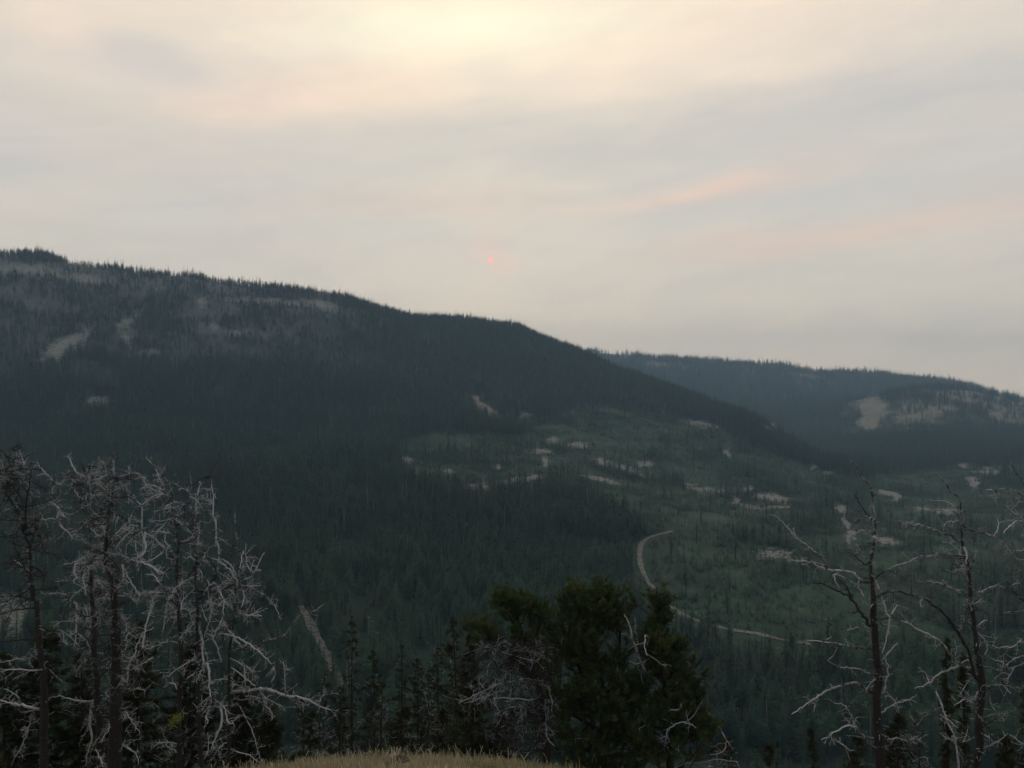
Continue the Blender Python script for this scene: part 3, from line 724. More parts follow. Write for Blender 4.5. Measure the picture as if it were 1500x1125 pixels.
R2 = dead_tree('leaning dead pine with many long crooked limbs beside a narrow green conifer', GR,
  tr('4: 600,1125 630,950 622,800 642,640 645,540 612,330 592,150 570,0 | 3: 566,1060 560,900 540,780 507,700 500,600 496,480 490,390 475,320 430,280 390,220 345,175 310,155'), 13, 1.6, 15.6, [
  ('3: 500,615 470,608 430,580 370,560 300,530 230,508 160,498 120,495 98,512', 3.0, .6), ('3: 505,500 560,535 640,560 720,580 780,620 850,695', 3.4, .55), ('3: 850,692 890,685 935,680', 2, .7), ('3: 735,577 760,520 755,480', 2.2, .75),
  ('3: 505,602 540,608 600,585', 2, .4), ('3: 505,720 475,715 400,708 310,720 200,730 140,760 60,790 0,815', 2.8, .7), ('3: 488,385 440,370 400,350 345,345', 2.2, .7), ('3: 495,455 460,412 430,405 380,415', 2.2, .65),
  ('3: 495,545 420,520 400,545', 2, .6), ('3: 495,482 440,480 400,500 390,540', 2, .7), ('3: 545,775 537,690 515,645', 4.0, .95), ('3: 560,840 585,770 600,720 630,645', 2.8, .5), ('3: 540,812 505,815 480,820 455,835', 2, .75),
  ('3: 550,980 520,970 460,955 400,930 330,900 270,895', 2.8, .7), ('3: 395,925 385,895 378,880', 2, .85), ('3: 565,955 640,975 700,940 760,925 800,945', 3.0, .6), ('3: 642,975 630,1005', 2, .8),
  ('4: 645,545 590,470 560,330 500,215 450,150 400,80 340,20 | 3: 300,1050 240,1005 160,985 80,965 5,965', 5.0, .3), ('3: 235,1020 225,1050 250,1075', 2, .7),
  ('4: 620,500 520,430 440,360 400,300 360,255 300,220 230,185 160,145 90,115', 4.0, .65), ('4: 640,540 600,470 540,430 480,425 420,450 340,490 260,555 190,580', 4.0, .65), ('4: 280,520 268,490', 2, .9),
  ('4: 640,620 690,565 750,555 800,555 850,605', 3.2, .7), ('4: 798,550 780,490 790,400 740,385', 2.6, .7), ('4: 600,165 650,120 685,105', 2.6, .9), ('4: 625,200 640,210 680,260 685,310 670,350', 2.2, .7),
  ('4: 632,885 680,905 715,925', 2.4, .9), ('4: 622,778 700,765', 1.8, .6), ('4: 640,680 540,655 500,665 455,690', 2, .7), ('4: 700,570 705,650 730,720 790,780 795,800', 2, .55), ('4: 480,190 510,160 525,100', 2, .5),
  ('4: 600,640 625,600 650,640', 2, .8), ('4: 640,420 700,430 760,450 800,430', 2, .4)], 22, (14, 55), (.05, .6), .9)
dead_tree('pale thin leaning dead stem in front of a narrow green conifer', GR, tr('4: 485,1125 460,950 450,890 410,800 380,720 360,660 330,600'), 4, 2, 15.0, [('4: 400,770 430,760', 2, .7), ('4: 470,1000 510,1050 520,1090', 2, .5), ('4: 455,900 520,940 550,860', 1.8, .5)], 8, (8, 25), (.1, .9), 1.0, .8, .6)
dead_tree('dead pine whose long curled limbs reach over the dry slope beside a dark bough', GR, np.array([(1535, 1130), (1528, 1000), (1520, 880), (1512, 760), (1502, 712), (1488, 690), (1476, 664)], float), 13, 1.6, 14.5, [
  ('3: 1000,340 940,310 880,280 830,262 740,270 690,272 650,300', 3.0, .5), ('3: 740,275 750,310 738,350', 2.4, .85), ('3: 1000,500 910,478 870,490 820,530 790,570', 3.0, .75), ('3: 1010,1060 940,1030 890,990 850,940 820,890', 3.6, .35),
  ('3: 855,915 890,910', 2.2, .8), ('3: 1000,360 940,348 890,365 850,400', 2, .6), ('4: 1020,340 940,355 880,370 830,400 800,430', 3.2, .5), ('4: 1020,400 940,410 880,430 840,490 810,525', 2.6, .7), ('4: 1020,225 940,235 900,260 850,290 780,292 710,285', 2.6, .6),
  ('3: 1010,1110 940,1105 860,1105 800,1112', 1.8, .5), ('4: 1030,980 930,955 880,920 845,890', 2.4, .7), ('3: 1000,830 910,820 870,860', 2, .5), ('3: 1000,690 930,668', 2.4, .9)], 14, (20, 55), (.1, .9), .9)
# left cluster
dead_tree('dead pine with brushy forked top and pale scarred trunk', GL, tr('6: 295,1125 290,600 270,400 245,200 235,0 | 5: 212,1060 205,960 200,860 200,760 190,680 150,590 122,450 100,300 78,240 70,190 80,110 105,40'), 13, 1.5, 16.0, [
  ('5: 205,700 240,590 265,510 290,460 318,412 380,420 420,470 438,500', 4.5, .4), ('5: 160,600 175,450 190,330 215,240 215,180', 3.5, .3), ('5: 130,480 60,370 10,310', 3.0, .3), ('5: 110,340 165,220 155,110 143,55', 2.2, .75), ('5: 60,250 20,200 12,140', 2.4, .7),
  ('5: 280,520 350,510 390,520', 2.2, .8), ('5: 385,520 430,570 500,640', 3.0, .8), ('5: 390,505 400,465', 2.6, .85), ('6: 235,245 190,240 90,245 0,255', 3.2, .2), ('6: 240,365 190,370 100,375 0,392', 2.6, .6), ('6: 270,450 100,448 0,462', 2.8, .65),
  ('6: 280,720 220,710 130,690 70,680 0,658', 5.0, .75), ('5: 200,880 130,815 95,800', 2, .8), ('5: 195,1000 90,1050 0,1065', 2.2, .5), ('6: 0,70 100,40 190,30', 2, .2), ('6: 320,440 400,500 430,540', 2, .4), ('6: 150,690 110,620 30,580', 2, .7), ('6: 240,700 200,830 180,900 80,1110', 2.6, .7)],
  70, (20, 75), (.35, 1), 1.5, .32)
dead_tree('dead pine with crooked limbs and curls of white bare wood, next to the thickest trunk', GL, tr('6: 690,1125 670,850 650,500 630,250 625,60 | 5: 612,1000 606,880 604,750 600,600 590,420 584,260 588,140'), 13, 2, 16.6, [
  ('5: 585,240 530,200 500,150 460,80', 3.0, .7), ('5: 560,245 510,250 495,275', 3, .95), ('5: 520,200 480,190 450,240 420,280 370,270', 3.0, .7), ('5: 400,285 340,230 300,180 258,118', 2.6, .75), ('5: 595,385 550,370 520,330 505,300', 2.4, .85), ('5: 600,560 640,600 690,640', 2.4, .8),
  ('5: 620,1000 540,800 650,757 540,800 440,825', 2.6, .8), ('5: 655,765 600,808 520,830 520,900 510,960', 3.0, .85), ('5: 600,840 570,900 580,960 585,1040', 2.6, .85), ('5: 700,1010 690,970 650,935 590,970 500,1045 480,1120', 2.8, .9), ('5: 520,830 470,900 440,940 380,945', 2, .7),
  ('6: 520,0 522,100 520,200 498,312', 3.4, .9), ('6: 540,200 600,260 630,330', 2.6, .8), ('6: 660,640 622,720 620,820 626,920 602,1010 585,1110', 4.4, 1.0), ('6: 640,655 625,665 500,650 400,620', 2.6, .85), ('6: 700,70 630,130 590,220', 2.6, .8), ('6: 575,0 600,70 570,160', 2.4, .8), ('5: 360,310 362,350', 2.4, .9), ('5: 410,470 430,500', 2.4, .9),
  ('5: 340,1025 400,1025 460,1035', 2.4, .6), ('6: 430,200 445,270', 2, .8)], 60, (20, 80), (.25, 1), 1.4, .5)
dead_tree('thickest dark dead trunk of the cluster, wrapped in a thicket of pale branches', GL, tr('6: 790,1125 800,700 800,500 800,300 798,100 | 5: 785,1000 745,850 732,700 742,560 772,440 782,340 792,240 796,60'), 22, 2, 16.0, [
  ('5: 790,240 870,215 950,205 1020,290 1120,340', 2.6, .7), ('5: 780,340 720,350 640,350 620,330', 2.4, .7), ('5: 715,350 715,310 680,280', 2.2, .8), ('5: 770,440 800,540 810,480', 2.6, .75), ('5: 735,720 690,780 650,785', 2.4, .8), ('5: 735,745 820,760 900,795 1000,820 1060,850 1120,890', 3.0, .75),
  ('5: 890,795 865,870 880,920 930,1000 960,1060', 2.8, .85), ('5: 960,1058 1000,1020 1110,1020', 2.4, .85), ('5: 740,690 800,610 880,565 960,555', 2.8, .85), ('5: 750,680 840,605 910,570', 2.6, .9), ('5: 800,720 850,640 915,580', 2.4, .9), ('5: 865,710 920,640 970,600', 2.4, .95), ('5: 895,550 885,520 905,485', 2.4, .9),
  ('5: 770,920 840,930 880,940', 2.2, .7), ('5: 840,830 845,900 820,990', 2.6, .8), ('5: 990,640 1000,700 985,745 945,775', 3.4, .95), ('5: 925,640 935,740', 2.2, .8), ('6: 800,190 815,300 800,350', 2.4, .85), ('6: 725,600 770,680 790,790', 3.6, .85), ('6: 1045,0 1010,120 980,300', 2.8, .85),
  ('6: 800,440 870,540 880,420 930,320 960,230 1050,160', 2.8, .85), ('6: 720,440 790,460 825,540 825,600', 2.4, .7), ('6: 850,740 870,740 905,810 960,880', 2.8, .85), ('6: 905,812 860,870', 2.4, .85), ('6: 800,950 890,990 940,1030 955,1100', 2.6, .7), ('6: 655,990 690,1060 710,1110', 2.6, .8), ('6: 700,950 740,870 760,810', 2.6, .7), ('6: 760,790 690,900 640,980 620,1090', 3.0, .6),
  ('6: 870,580 930,575 1000,590', 2.2, .7), ('6: 850,330 880,200 920,230', 2.2, .7), ('6: 1000,310 1120,260', 2, .7), ('5: 870,330 865,280 890,262', 2.2, .85), ('5: 885,410 880,365', 2.4, .9), ('5: 630,455 680,500 740,560', 2.2, .7)], 80, (20, 70), (.15, .95), 1.5, .45)
dead_tree('slender dead pine with drooping white limbs, top arching over', GL, tr('8: 300,1125 300,700 310,400 300,200 | 7: 292,1100 295,1000 290,850 285,730 305,620 295,520 265,380 250,285 200,180 130,60 80,0'), 9, 1.4, 15.4, [
  ('7: 240,280 150,210 90,185 35,208', 2.4, .75), ('7: 245,270 225,180 170,110 110,20', 2, .4), ('7: 262,300 215,320 185,362', 2.6, .9), ('7: 268,420 190,430 90,442', 2.2, .6), ('7: 300,580 350,565 400,510', 2.4, .85), ('7: 290,640 250,650 190,615 110,540 60,520', 2.8, .75), ('7: 120,540 160,490 192,450', 2.8, .95), ('7: 105,630 125,545', 2, .8),
  ('7: 230,620 200,580 200,520 170,505', 2.8, .85), ('7: 205,600 170,660 60,720', 2.4, .8), ('7: 270,680 215,620 210,680 250,700', 2.2, .7), ('7: 285,740 310,770 315,850 300,880 245,940 215,1000 195,1110 | 8: 185,160', 4.0, .95), ('7: 245,935 180,880 150,850 130,810 60,805', 2.6, .85), ('7: 185,852 130,920 110,1000 80,1100 | 8: 65,150 45,310', 3.6, .95),
  ('7: 280,720 180,800 90,740 0,705', 2.8, .8), ('7: 255,940 262,1050 | 8: 262,130', 2.8, .7), ('7: 40,480 40,325 80,285', 2.6, .9), ('7: 40,330 0,300', 2.4, .9), ('7: 55,530 60,640 0,690', 3.8, .95), ('7: 100,920 170,925', 2.2, .8), ('7: 95,920 40,930 0,985', 2.4, .9),
  ('8: 300,260 180,255 45,315', 2.2, .6), ('8: 225,240 235,400 200,520', 2, .5), ('8: 215,540 260,550 290,610 318,630', 2.4, .9), ('8: 185,570 230,540', 1.8, .7), ('7: 330,340 330,430 310,450', 3, .2)], 36, (14, 55), (.05, .9), 1.3, .55)
dead_tree('crooked dead pine with snaking white hanging limbs and tall thin pale leader', GL, tr('8: 452,1125 438,850 430,600 440,300 440,120 | 7: 440,1050 436,950 430,800 440,700 420,600 415,480 395,380 370,290 382,200 365,95'), 8, 1.4, 15.2, [
  ('7: 402,400 412,270 425,200 437,145', 2.2, .6), ('7: 432,720 380,690 330,690', 2.4, .7), ('7: 440,960 480,890 540,825 552,780 520,720 490,670', 4.0, .2), ('7: 552,790 560,740 563,640 545,560 545,480 525,360 535,280 520,180', 3.2, .8), ('7: 522,340 490,280 488,240', 2.4, .9), ('7: 520,330 518,285', 2, .9), ('7: 440,715 470,710 490,715', 3.0, .8), ('7: 462,690 462,650', 3, .95),
  ('7: 440,970 485,900 500,870 485,835', 3.6, .95), ('7: 500,880 510,960 510,1060 500,1120 | 8: 480,180 470,240', 3.4, .95), ('7: 515,850 560,890 600,1000 580,1110', 2.8, .85), ('8: 430,60 400,35 360,62', 3.0, .95), ('8: 430,50 436,180 455,280 456,420 430,490 418,540', 3.8, .95), ('8: 455,30 480,110', 2.6, .9),
  ('8: 455,430 480,405 495,460 505,560 518,680', 5.0, 1.0), ('8: 518,680 580,720 582,820 550,900 508,992', 3.8, 1.0), ('8: 520,650 570,680 610,720 630,800 670,815', 2.8, .9), ('8: 518,680 490,740 487,815', 2.8, .9), ('8: 450,430 340,515', 2.2, .7), ('8: 440,700 470,660 500,640', 2, .7), ('7: 440,600 460,640 500,590', 2, .4), ('7: 335,850 380,780 430,720', 3, .2),
  ('8: 465,190 520,220 560,300 585,400', 2.4, .7), ('8: 530,190 580,130 600,75', 2.4, .8), ('8: 470,240 540,200 580,110', 2.2, .85), ('8: 400,330 430,420', 2.2, .7)], 34, (14, 60), (.05, .95), 1.2, .55)
dead_tree('thin dead pole with spidery radiating limbs at the edge of the grass', GL, tr('8: 640,1125 645,700 650,350 680,150 | 7: 700,1000 697,850 700,650 690,500 685,380'), 6, 1.4, 15.8, [
  ('7: 695,865 660,800 600,730 520,690', 3.0, .85), ('7: 690,850 670,780 620,720 590,700', 2.4, .8), ('7: 700,868 800,905 900,960 950,1020 978,1080', 2.6, .7), ('7: 700,855 780,820 820,760 880,650', 2.6, .75), ('7: 790,800 780,770 810,705', 2, .8), ('7: 795,780 760,740 745,650', 2, .8), ('7: 805,775 855,775', 1.8, .7), ('7: 702,780 720,700 727,650', 2.4, .85), ('7: 708,775 740,730', 2, .8),
  ('7: 695,870 640,950', 2, .6), ('7: 690,880 620,860 500,910', 2, .6), ('7: 700,880 745,940 720,1030', 2.6, .7), ('7: 705,870 770,900 785,990 760,1060', 2.2, .6), ('7: 710,1080 725,1025', 5, .95), ('7: 705,1075 770,1078 860,1085', 3.4, .95), ('7: 760,1085 850,1060', 2.6, .9), ('7: 770,1080 735,1125', 2.4, .8),
  ('8: 650,605 740,595 850,580 940,590 1020,625 1125,640 1250,690 1330,720', 5.2, .8), ('8: 822,572 780,530 650,430', 2.8, .85), ('8: 825,570 790,470 740,420 640,370', 2.6, .8), ('8: 835,575 880,640 890,690 930,740 935,785', 3.0, .85), ('8: 745,430 745,580', 2.4, .8),
  ('8: 680,320 760,290 820,285 900,250 1000,220 1060,160 1120,80 1220,50 1290,0', 3.6, .5), ('8: 560,205 640,210 720,240 800,285 870,340 940,410', 3.2, .9), ('8: 580,110 640,180 720,290', 2.6, .8), ('8: 940,410 950,480 925,535', 2.2, .7), ('8: 700,690 740,760 800,880 850,1050', 2.4, .7), ('8: 740,630 880,640 980,690 1030,730', 2.6, .6), ('8: 650,500 660,560 650,600', 2, .6), ('8: 1010,400 1020,580', 1.8, .7), ('8: 1250,690 1270,640 1300,600', 2, .6),
  ('8: 640,1000 760,1030 850,1085', 2.2, .7), ('8: 640,950 590,960 540,1020', 2.2, .8), ('8: 1100,660 1180,700', 2, .6)], 26, (14, 55), (.0, .8), 1.2, .55)

# ------------------------------------------------------------------ living conifers near the knoll
def needle_tuft(n, L, w, spread):
    V = []; Fc = []
    for k in range(n):
        a = rng.uniform(0, 2 * math.pi); s = spread * math.sqrt(rng.random())
        d = np.array([math.cos(a) * s, math.sin(a) * s, 1.0]); d /= np.linalg.norm(d); l = L * rng.uniform(.65, 1.1)
        p = d * rng.uniform(0, .25) * L; q = p + d * l; sd = np.cross(d, rng.normal(0, 1, 3)); sd = sd / (np.linalg.norm(sd) + 1e-9) * w
        b = len(V); V += [p - sd * .5, p + sd * .5, q + sd * .25, q - sd * .25]; Fc.append((b, b + 1, b + 2, b + 3))
    return np.array(V), np.array(Fc)
def orient(V, d, s, p):
    d = d / np.linalg.norm(d); r = rng.normal(0, 1, 3); x = np.cross(d, r); x /= np.linalg.norm(x); y = np.cross(d, x)
    return (V[:, 0:1] * x + V[:, 1:2] * y + V[:, 2:3] * d) * s + p
TUFTS = [needle_tuft(22, .115, .012, 1.05) for k in range(6)]
def pine(label, depth, trunks, lobes, n, dead=(), dens=1.0, group=None):
    """trunks and lobes in photograph pixels at the tree's distance; lobe = x, y, rx, ry, weight, nearness"""
    k = depth / F
    bx, by = (trunks[0][0][0] - CX) * k, depth; gz = float(ground(bx, by)); base = np.array([bx, by, gz])
    root = thing('living_pine', label, 'pine', base, group)
    allp = []
    for i, t in enumerate(trunks):
        t = list(t)
        if i == 0: t = [(t[0][0], CY - gz * F / depth + 5)] + t[1:]
        c = catmull(np.array(t, float), 6); dz = rng.normal(0, .015, len(c)).cumsum()
        p3 = np.array([P(x, y, depth + q) for (x, y), q in zip(c, dz)]); w = (13, 8, 6, 5)[min(i, 3)]
        a = Acc(); a.tube(p3 - base, np.linspace(w, 2, len(p3)) / 2 * k, 8, .1, .4); link('trunk' if i == 0 else 'limb', a.mesh('trunk', M_bark), root)
        allp.append(p3)
    TP = np.vstack(allp); cr = Acc(); tw = Acc(); wsum = sum(l[4] for l in lobes)
    for (x, y, rx, ry, wt, nr) in lobes:
        c = P(x, y, depth - nr); rx, ry = max(rx - 8, 4), max(ry - 8, 4); r3 = np.array([rx * k, min(rx, 70) * k * .9, ry * k])
        lim = []
        for j in range(max(3, int(10 * wt))):                         # a bough to the lobe, twigs from the bough
            v = rng.normal(0, 1, 3); v /= np.linalg.norm(v); e = c + v * r3 * rng.uniform(.3, .9)
            dd = np.linalg.norm((TP - e) * [1, 1, 1.0] + [0, 0, .35], axis=1); s = TP[np.argmin(dd)]
            m = (s + e) / 2 + np.array([0, 0, -.12 * np.linalg.norm(e - s)]) + rng.normal(0, .05, 3); q = catmull([s, m, e], 5)
            tw.tube(q - base, np.linspace(.018, .006, len(q)), 5, rng.uniform(.1, .7)); lim.append(q)
        LP = np.vstack(lim)
        for j in range(int(n * wt / wsum * .85)):                     # needle bearing shoots, each a short upturned brush
            v = rng.normal(0, 1, 3); v /= np.linalg.norm(v); rad = rng.uniform(.25, 1.0) ** .5 * (1 + .5 * (fbm(np.array([v[0] * 3 + x]), np.array([v[2] * 3 + y]), 2)[0] - .5))
            p = c + v * r3 * rad
            gap = fbm(np.array([p[0] * 2.6 + 50]), np.array([p[2] * 2.6 + p[1]]), 2)[0]
            if gap < .33: continue
            s = LP[np.argmin(np.linalg.norm(LP - p, axis=1) + np.maximum(0, LP[:, 2] - p[2]) * .8)]
            out_ = (p - s) / (np.linalg.norm(p - s) + 1e-6)
            dirn = out_ * .7 + v * .35 + np.array([0, 0, .35]) + rng.normal(0, .15, 3)
            q = wander(p, dirn, rng.uniform(.14, .34), 5, .10, .14)
            tw.tube(np.vstack([catmull([s, (s + p) / 2 + rng.normal(0, .03, 3) - [0, 0, .05], p], 2), q[1:]]) - base, .0045, 3, rng.uniform(.1, .8))
            for z in range(1, 6):
                tv = q[z] - q[z - 1]
                V, Fc = TUFTS[rng.integers(0, 6)]; cr.add(orient(V, tv + rng.normal(0, .012, 3), rng.uniform(.55, .85) * (1.1 if z == 5 else .9), q[z] - base), Fc)
    link('crown', cr.mesh('crown', M_pine, False), root); link('twigs', tw.mesh('twigs', M_bark), root)
    for (pts, w, bl, tws) in dead:
        pts = np.array(pts, float); d0 = depth - rng.uniform(.1, .6)
        T2 = np.stack([CX + F * TP[:, 0] / TP[:, 1], CY - F * TP[:, 2] / TP[:, 1]], 1); e0, e1 = (np.hypot(*(T2 - e).T) for e in (pts[0], pts[-1]))
        if e1.min() < e0.min(): pts = pts[::-1]; e0 = e1
        st = TP[np.argmin(e0)]; c = catmull(pts, 5); c[1:-1] += rng.normal(0, .5, c[1:-1].shape); s = np.linspace(0, 1, len(c))
        c3 = np.array([P(x, y, d0 - .3 * q) for (x, y), q in zip(c, s)]); c3 = np.vstack([catmull([st, (st + c3[0]) / 2 + rng.normal(0, .04, 3), c3[0]], 3)[:-1], c3]); s = np.linspace(0, 1, len(c3)); w = w * .75; a = Acc(); a.tube(c3 - base, (w * (1 - s) + w * .4) / 2 * k, 5, bl - .1, bl + .2)
        twigs_on(a, c3 - base, .1 / tws, .06, .34, .0055, bl, -.05, .1, 2); link('dead_branch', a.mesh('dead_branch', M_dead), root)
    return root
dead1 = [([(800, 1075), (802, 1050), (805, 1020)], 4, .8, .5), ([(875, 1110), (868, 1090), (866, 1075)], 2, .7, 1), ([(925, 1100), (927, 1080), (935, 1068), (945, 1062)], 2.5, .7, .6), ([(980, 1040), (995, 1038), (998, 1030)], 3.5, .95, .4),
         ([(975, 1085), (978, 1070), (990, 1060), (1005, 1058), (1020, 1066)], 2.5, .8, .8), ([(978, 1080), (985, 1092), (995, 1100)], 2, .7, 1), ([(1080, 1115), (1050, 1112), (1030, 1117)], 2.5, .75, .6), ([(1065, 1085), (1060, 1100), (1040, 1105)], 2, .6, 1)]
pine('large dark green pine with broad rounded crown behind the grass', 17.5, [[(880, 1130), (884, 1060), (878, 980), (866, 910), (862, 865)], [(880, 1040), (850, 980), (828, 930), (815, 890)], [(884, 1030), (905, 960), (908, 900), (900, 870)], [(880, 1070), (830, 1040), (800, 1010)]],
     [(868, 886, 44, 34, .9, .2), (845, 888, 26, 24, .4, .3), (888, 905, 36, 34, .6, 0), (838, 935, 50, 40, .9, .3), (885, 950, 45, 45, .9, .1), (820, 990, 52, 40, .8, .5), (880, 1010, 70, 48, 1.2, .2), (850, 1065, 70, 40, 1.0, .3), (925, 1050, 50, 50, 1.0, .2), (855, 1108, 60, 26, .6, .2), (920, 1105, 60, 28, .7, .3)], 2500, dead1[:3])
pine('dark pine with narrow pointed leader and sloping shoulder, touching a rounder pine', 17.0, [[(985, 1130), (978, 1040), (968, 960), (962, 905), (965, 878)], [(975, 1000), (995, 970), (1010, 965)], [(980, 1060), (1010, 1030), (1035, 1040)]],
     [(965, 885, 11, 17, .22, 0), (966, 912, 14, 22, .3, 0), (958, 945, 24, 26, .45, .2), (985, 950, 20, 18, .3, 0), (975, 990, 40, 36, .8, .2), (1008, 1000, 26, 34, .5, 0), (1000, 1050, 44, 44, .9, .2), (1022, 1085, 32, 42, .7, .1), (960, 1080, 42, 44, .8, .4), (930, 884, 5, 9, .06, 0), (915, 915, 8, 8, .05, .1)], 1250,
     dead1[3:] + [([(945, 985), (930, 945), (922, 915), (915, 900)], 5, .5, .25), ([(940, 960), (933, 935), (930, 905)], 4.5, .35, .25), ([(948, 960), (944, 945), (945, 930)], 3, .6, .5), ([(955, 962), (935, 972), (922, 968)], 2.4, .6, .6)])
tangle = []
for j in range(46):
    x0, y0 = rng.uniform(745, 815), rng.uniform(945, 1060); dx = rng.uniform(-70, 15) * (1 if rng.random() < .8 else -.3); dy = rng.uniform(5, 70)
    tangle.append(([(x0, y0), (x0 + dx * .5, y0 + dy * .15 - 4), (x0 + dx, y0 + dy * .55), (x0 + dx * 1.1, min(y0 + dy, 1105))], rng.uniform(1.3, 2.1), rng.uniform(.0, .5), 1.1))
for j in range(12):
    x0, y0 = rng.uniform(760, 810), rng.uniform(935, 990)
    tangle.append(([(x0, y0), (x0 - 30, y0 - rng.uniform(5, 18)), (x0 - rng.uniform(50, 95), y0 - rng.uniform(-15, 25))], rng.uniform(1.3, 2.0), rng.uniform(.05, .5), .9))
tangle += [([(775, 1025), (745, 1022), (722, 1022)], 2.6, .8, .6), ([(735, 1000), (700, 1015), (672, 1030)], 2.2, .6, 1.2), ([(740, 1010), (705, 1022), (690, 1028)], 2, .5, 1.2), ([(800, 1060), (802, 1080), (812, 1092)], 3, .8, .6)]
pine('half dead pine with sparse flat top and grey tangle of bare lower branches', 16.4, [[(800, 1130), (798, 1060), (785, 990), (765, 930), (755, 895)], [(790, 1000), (745, 960), (705, 930)], [(775, 950), (790, 920), (792, 905)]],
     [(738, 884, 20, 9, .5, 0), (762, 890, 22, 14, .6, 0), (752, 905, 20, 10, .2, .1), (792, 905, 14, 12, .25, 0), (702, 924, 20, 9, .4, 0), (715, 940, 24, 14, .35, .1), (775, 930, 24, 20, .4, 0), (770, 965, 30, 16, .35, -.2)], 420, tangle)

def fir(name, label, px, ytop, depth, width, n, sparse=0.0, dead=.2, full0=.05, group=None, cat='conifer', material=None, ragged=.35):
    """narrow conifer: straight trunk, whorled boughs with needle sprays, some boughs bare"""
    k = depth / F; bx = (px - CX) * k; gz = float(ground(bx, depth)); base = np.array([bx, depth, gz]); top = (CY - ytop) * k; H = top - gz
    root = thing(name, label, cat, base, group); R0 = width * k / 2
    bend = rng.normal(0, .015, 2) * H
    ax = lambda t: np.array([bend[0] * math.sin(t * 3), bend[1] * t, t * H])
    a = Acc(); ts = np.linspace(-.02, .99, 12); a.tube([ax(t) for t in ts], np.linspace(.012 * H + .015, .006, 12), 7, .3, .6); link('trunk', a.mesh('trunk', M_bark), root)
    cr = Acc(); dd = Acc(); br = Acc()
    for j in range(n):
        t = full0 + (1 - full0) * rng.random() ** .85; ang = rng.uniform(0, 6.28); L = R0 * ((1 - t) ** .75 + .07) * rng.uniform(1 - ragged * 1.6, 1 + ragged * .6)
        if L < .02: continue
        d = np.array([math.cos(ang), math.sin(ang), rng.uniform(-.25, .35)]); q = wander(ax(t), d, L, 6, .10, -.03 + .06 * t)
        isdead = rng.random() < dead + (.35 if t < .35 and dead > .15 else 0)
        (dd if isdead else br).tube(q, np.linspace(.004 + .0045 * L, .0035, len(q)), 4, .3, .75)
        if isdead:
            twigs_on(dd, q, .1, .04, .22, .0042, .5, -.1, .2, 1); continue
        if rng.random() < sparse: continue
        for z in range(max(3, int(L / .05))):
            s = rng.uniform(.15, 1.05); i = min(int(s * 6), 5); p = q[i] + (q[i + 1] - q[i]) * min(1, s * 6 - i); tv = q[i + 1] - q[i]; tv /= np.linalg.norm(tv)
            side = np.cross(tv, [0, 0, 1.]); dirv = tv * .8 + side * rng.uniform(-.9, .9) + np.array([0, 0, rng.uniform(-.1, .35)])
            V, Fc = TUFTS[rng.integers(0, 6)]; cr.add(orient(V, dirv, rng.uniform(.6, 1.15), p), Fc)
    for z in range(5):
        V, Fc = TUFTS[z]; cr.add(orient(V, np.array([0, 0, 1.]) + rng.normal(0, .2, 3), .8, ax(1 - .02 * z)), Fc)
    link('crown', cr.mesh('crown', material or M_fir, False), root); link('boughs', br.mesh('boughs', M_bark), root)
    if dd.n: link('dead_boughs', dd.mesh('dead_boughs', M_dead), root)
    return root
GM = 'small conifers behind the grass'
fir('thin_conifer', 'thin ragged conifer with bare pale lower trunk behind the grass', 516, 905, 27, 62, 120, .25, .35, .12, GM)
fir('thin_conifer', 'sparse half bare conifer beside the dark bushy one, behind the grass', 663, 903, 28, 95, 150, .2, .2, .1, GM)
fir('thin_conifer', 'small faded conifer between two taller thin conifers behind the grass', 588, 945, 31, 60, 110, .25, .3, .1, GM)
fir('thin_conifer', 'low scraggy conifer with grey twigs at the foot of taller conifers', 560, 1002, 25, 70, 110, .3, .5, .05, GM)
fir('thin_conifer', 'short twiggy conifer with dead grey boughs behind the grass brow', 628, 985, 26, 80, 120, .25, .45, .05, GM)
fir('bushy_conifer', 'dense dark conifer leaning against the grey tangle of dead branches', 688, 935, 20, 105, 210, .0, .05, .03, GM)
fir('thin_conifer', 'grey mostly bare conifer beside the dirt track', 478, 985, 24, 70, 100, .5, .7, .05, GM)
fir('thin_conifer', 'stunted grey conifer under the long pale reaching limb', 440, 1020, 22, 60, 90, .5, .6, .05, GM)
for (lb, x, y, dep, w, n, de) in (('dim fuzzy conifer between the ragged thin conifer and the small faded one', 548, 952, 30, 85, 190, .3), ('broad dim conifer behind the short twiggy one', 612, 968, 33, 100, 220, .25),
        ('brownish twig filled conifer beside the sparse half bare one', 640, 945, 30, 90, 200, .35), ('low dark conifer filling the gap by the dirt track', 498, 1010, 26, 95, 180, .35), ('low dark twiggy conifer right behind the grass brow', 590, 1035, 22, 110, 200, .4),
        ('low dark conifer at the foot of the dense leaning one', 650, 1040, 21.5, 110, 200, .3), ('low grey green conifer next to the stunted grey one', 455, 1045, 21, 100, 170, .4), ('low conifer hidden in the grey tangle beside the grass', 735, 1050, 20, 110, 190, .3)):
    fir('thin_conifer', lb, x, y, dep, w, n, .08, de, .02, GM)
GU = 'dark young firs under the dead pines'
for (lb, x, y, dep, w, n) in (('dark young fir at the foot of the pale scarred dead trunk', 60, 925, 18.5, 150, 200), ('dark young fir filling the gap behind the thickest dead trunk', 205, 915, 19.5, 130, 190),
        ('low dark fir behind the slender drooping dead pine', 285, 945, 18.5, 120, 170), ('dark spreading fir between the brushy dead pine and the next', 118, 960, 19, 120, 170), ('low ragged fir under the snaking white limbs', 350, 985, 18.0, 120, 170),
        ('small dark fir next to the grass edge below the thin pole', 395, 1040, 18, 90, 120), ('dark fir with brown boughs overlapping the brushy dead pine', 5, 960, 18, 130, 170)):
    fir('young_fir', lb, x, y, dep, w * 1.1, int(n * 1.6), .05, .2, .02, GU)
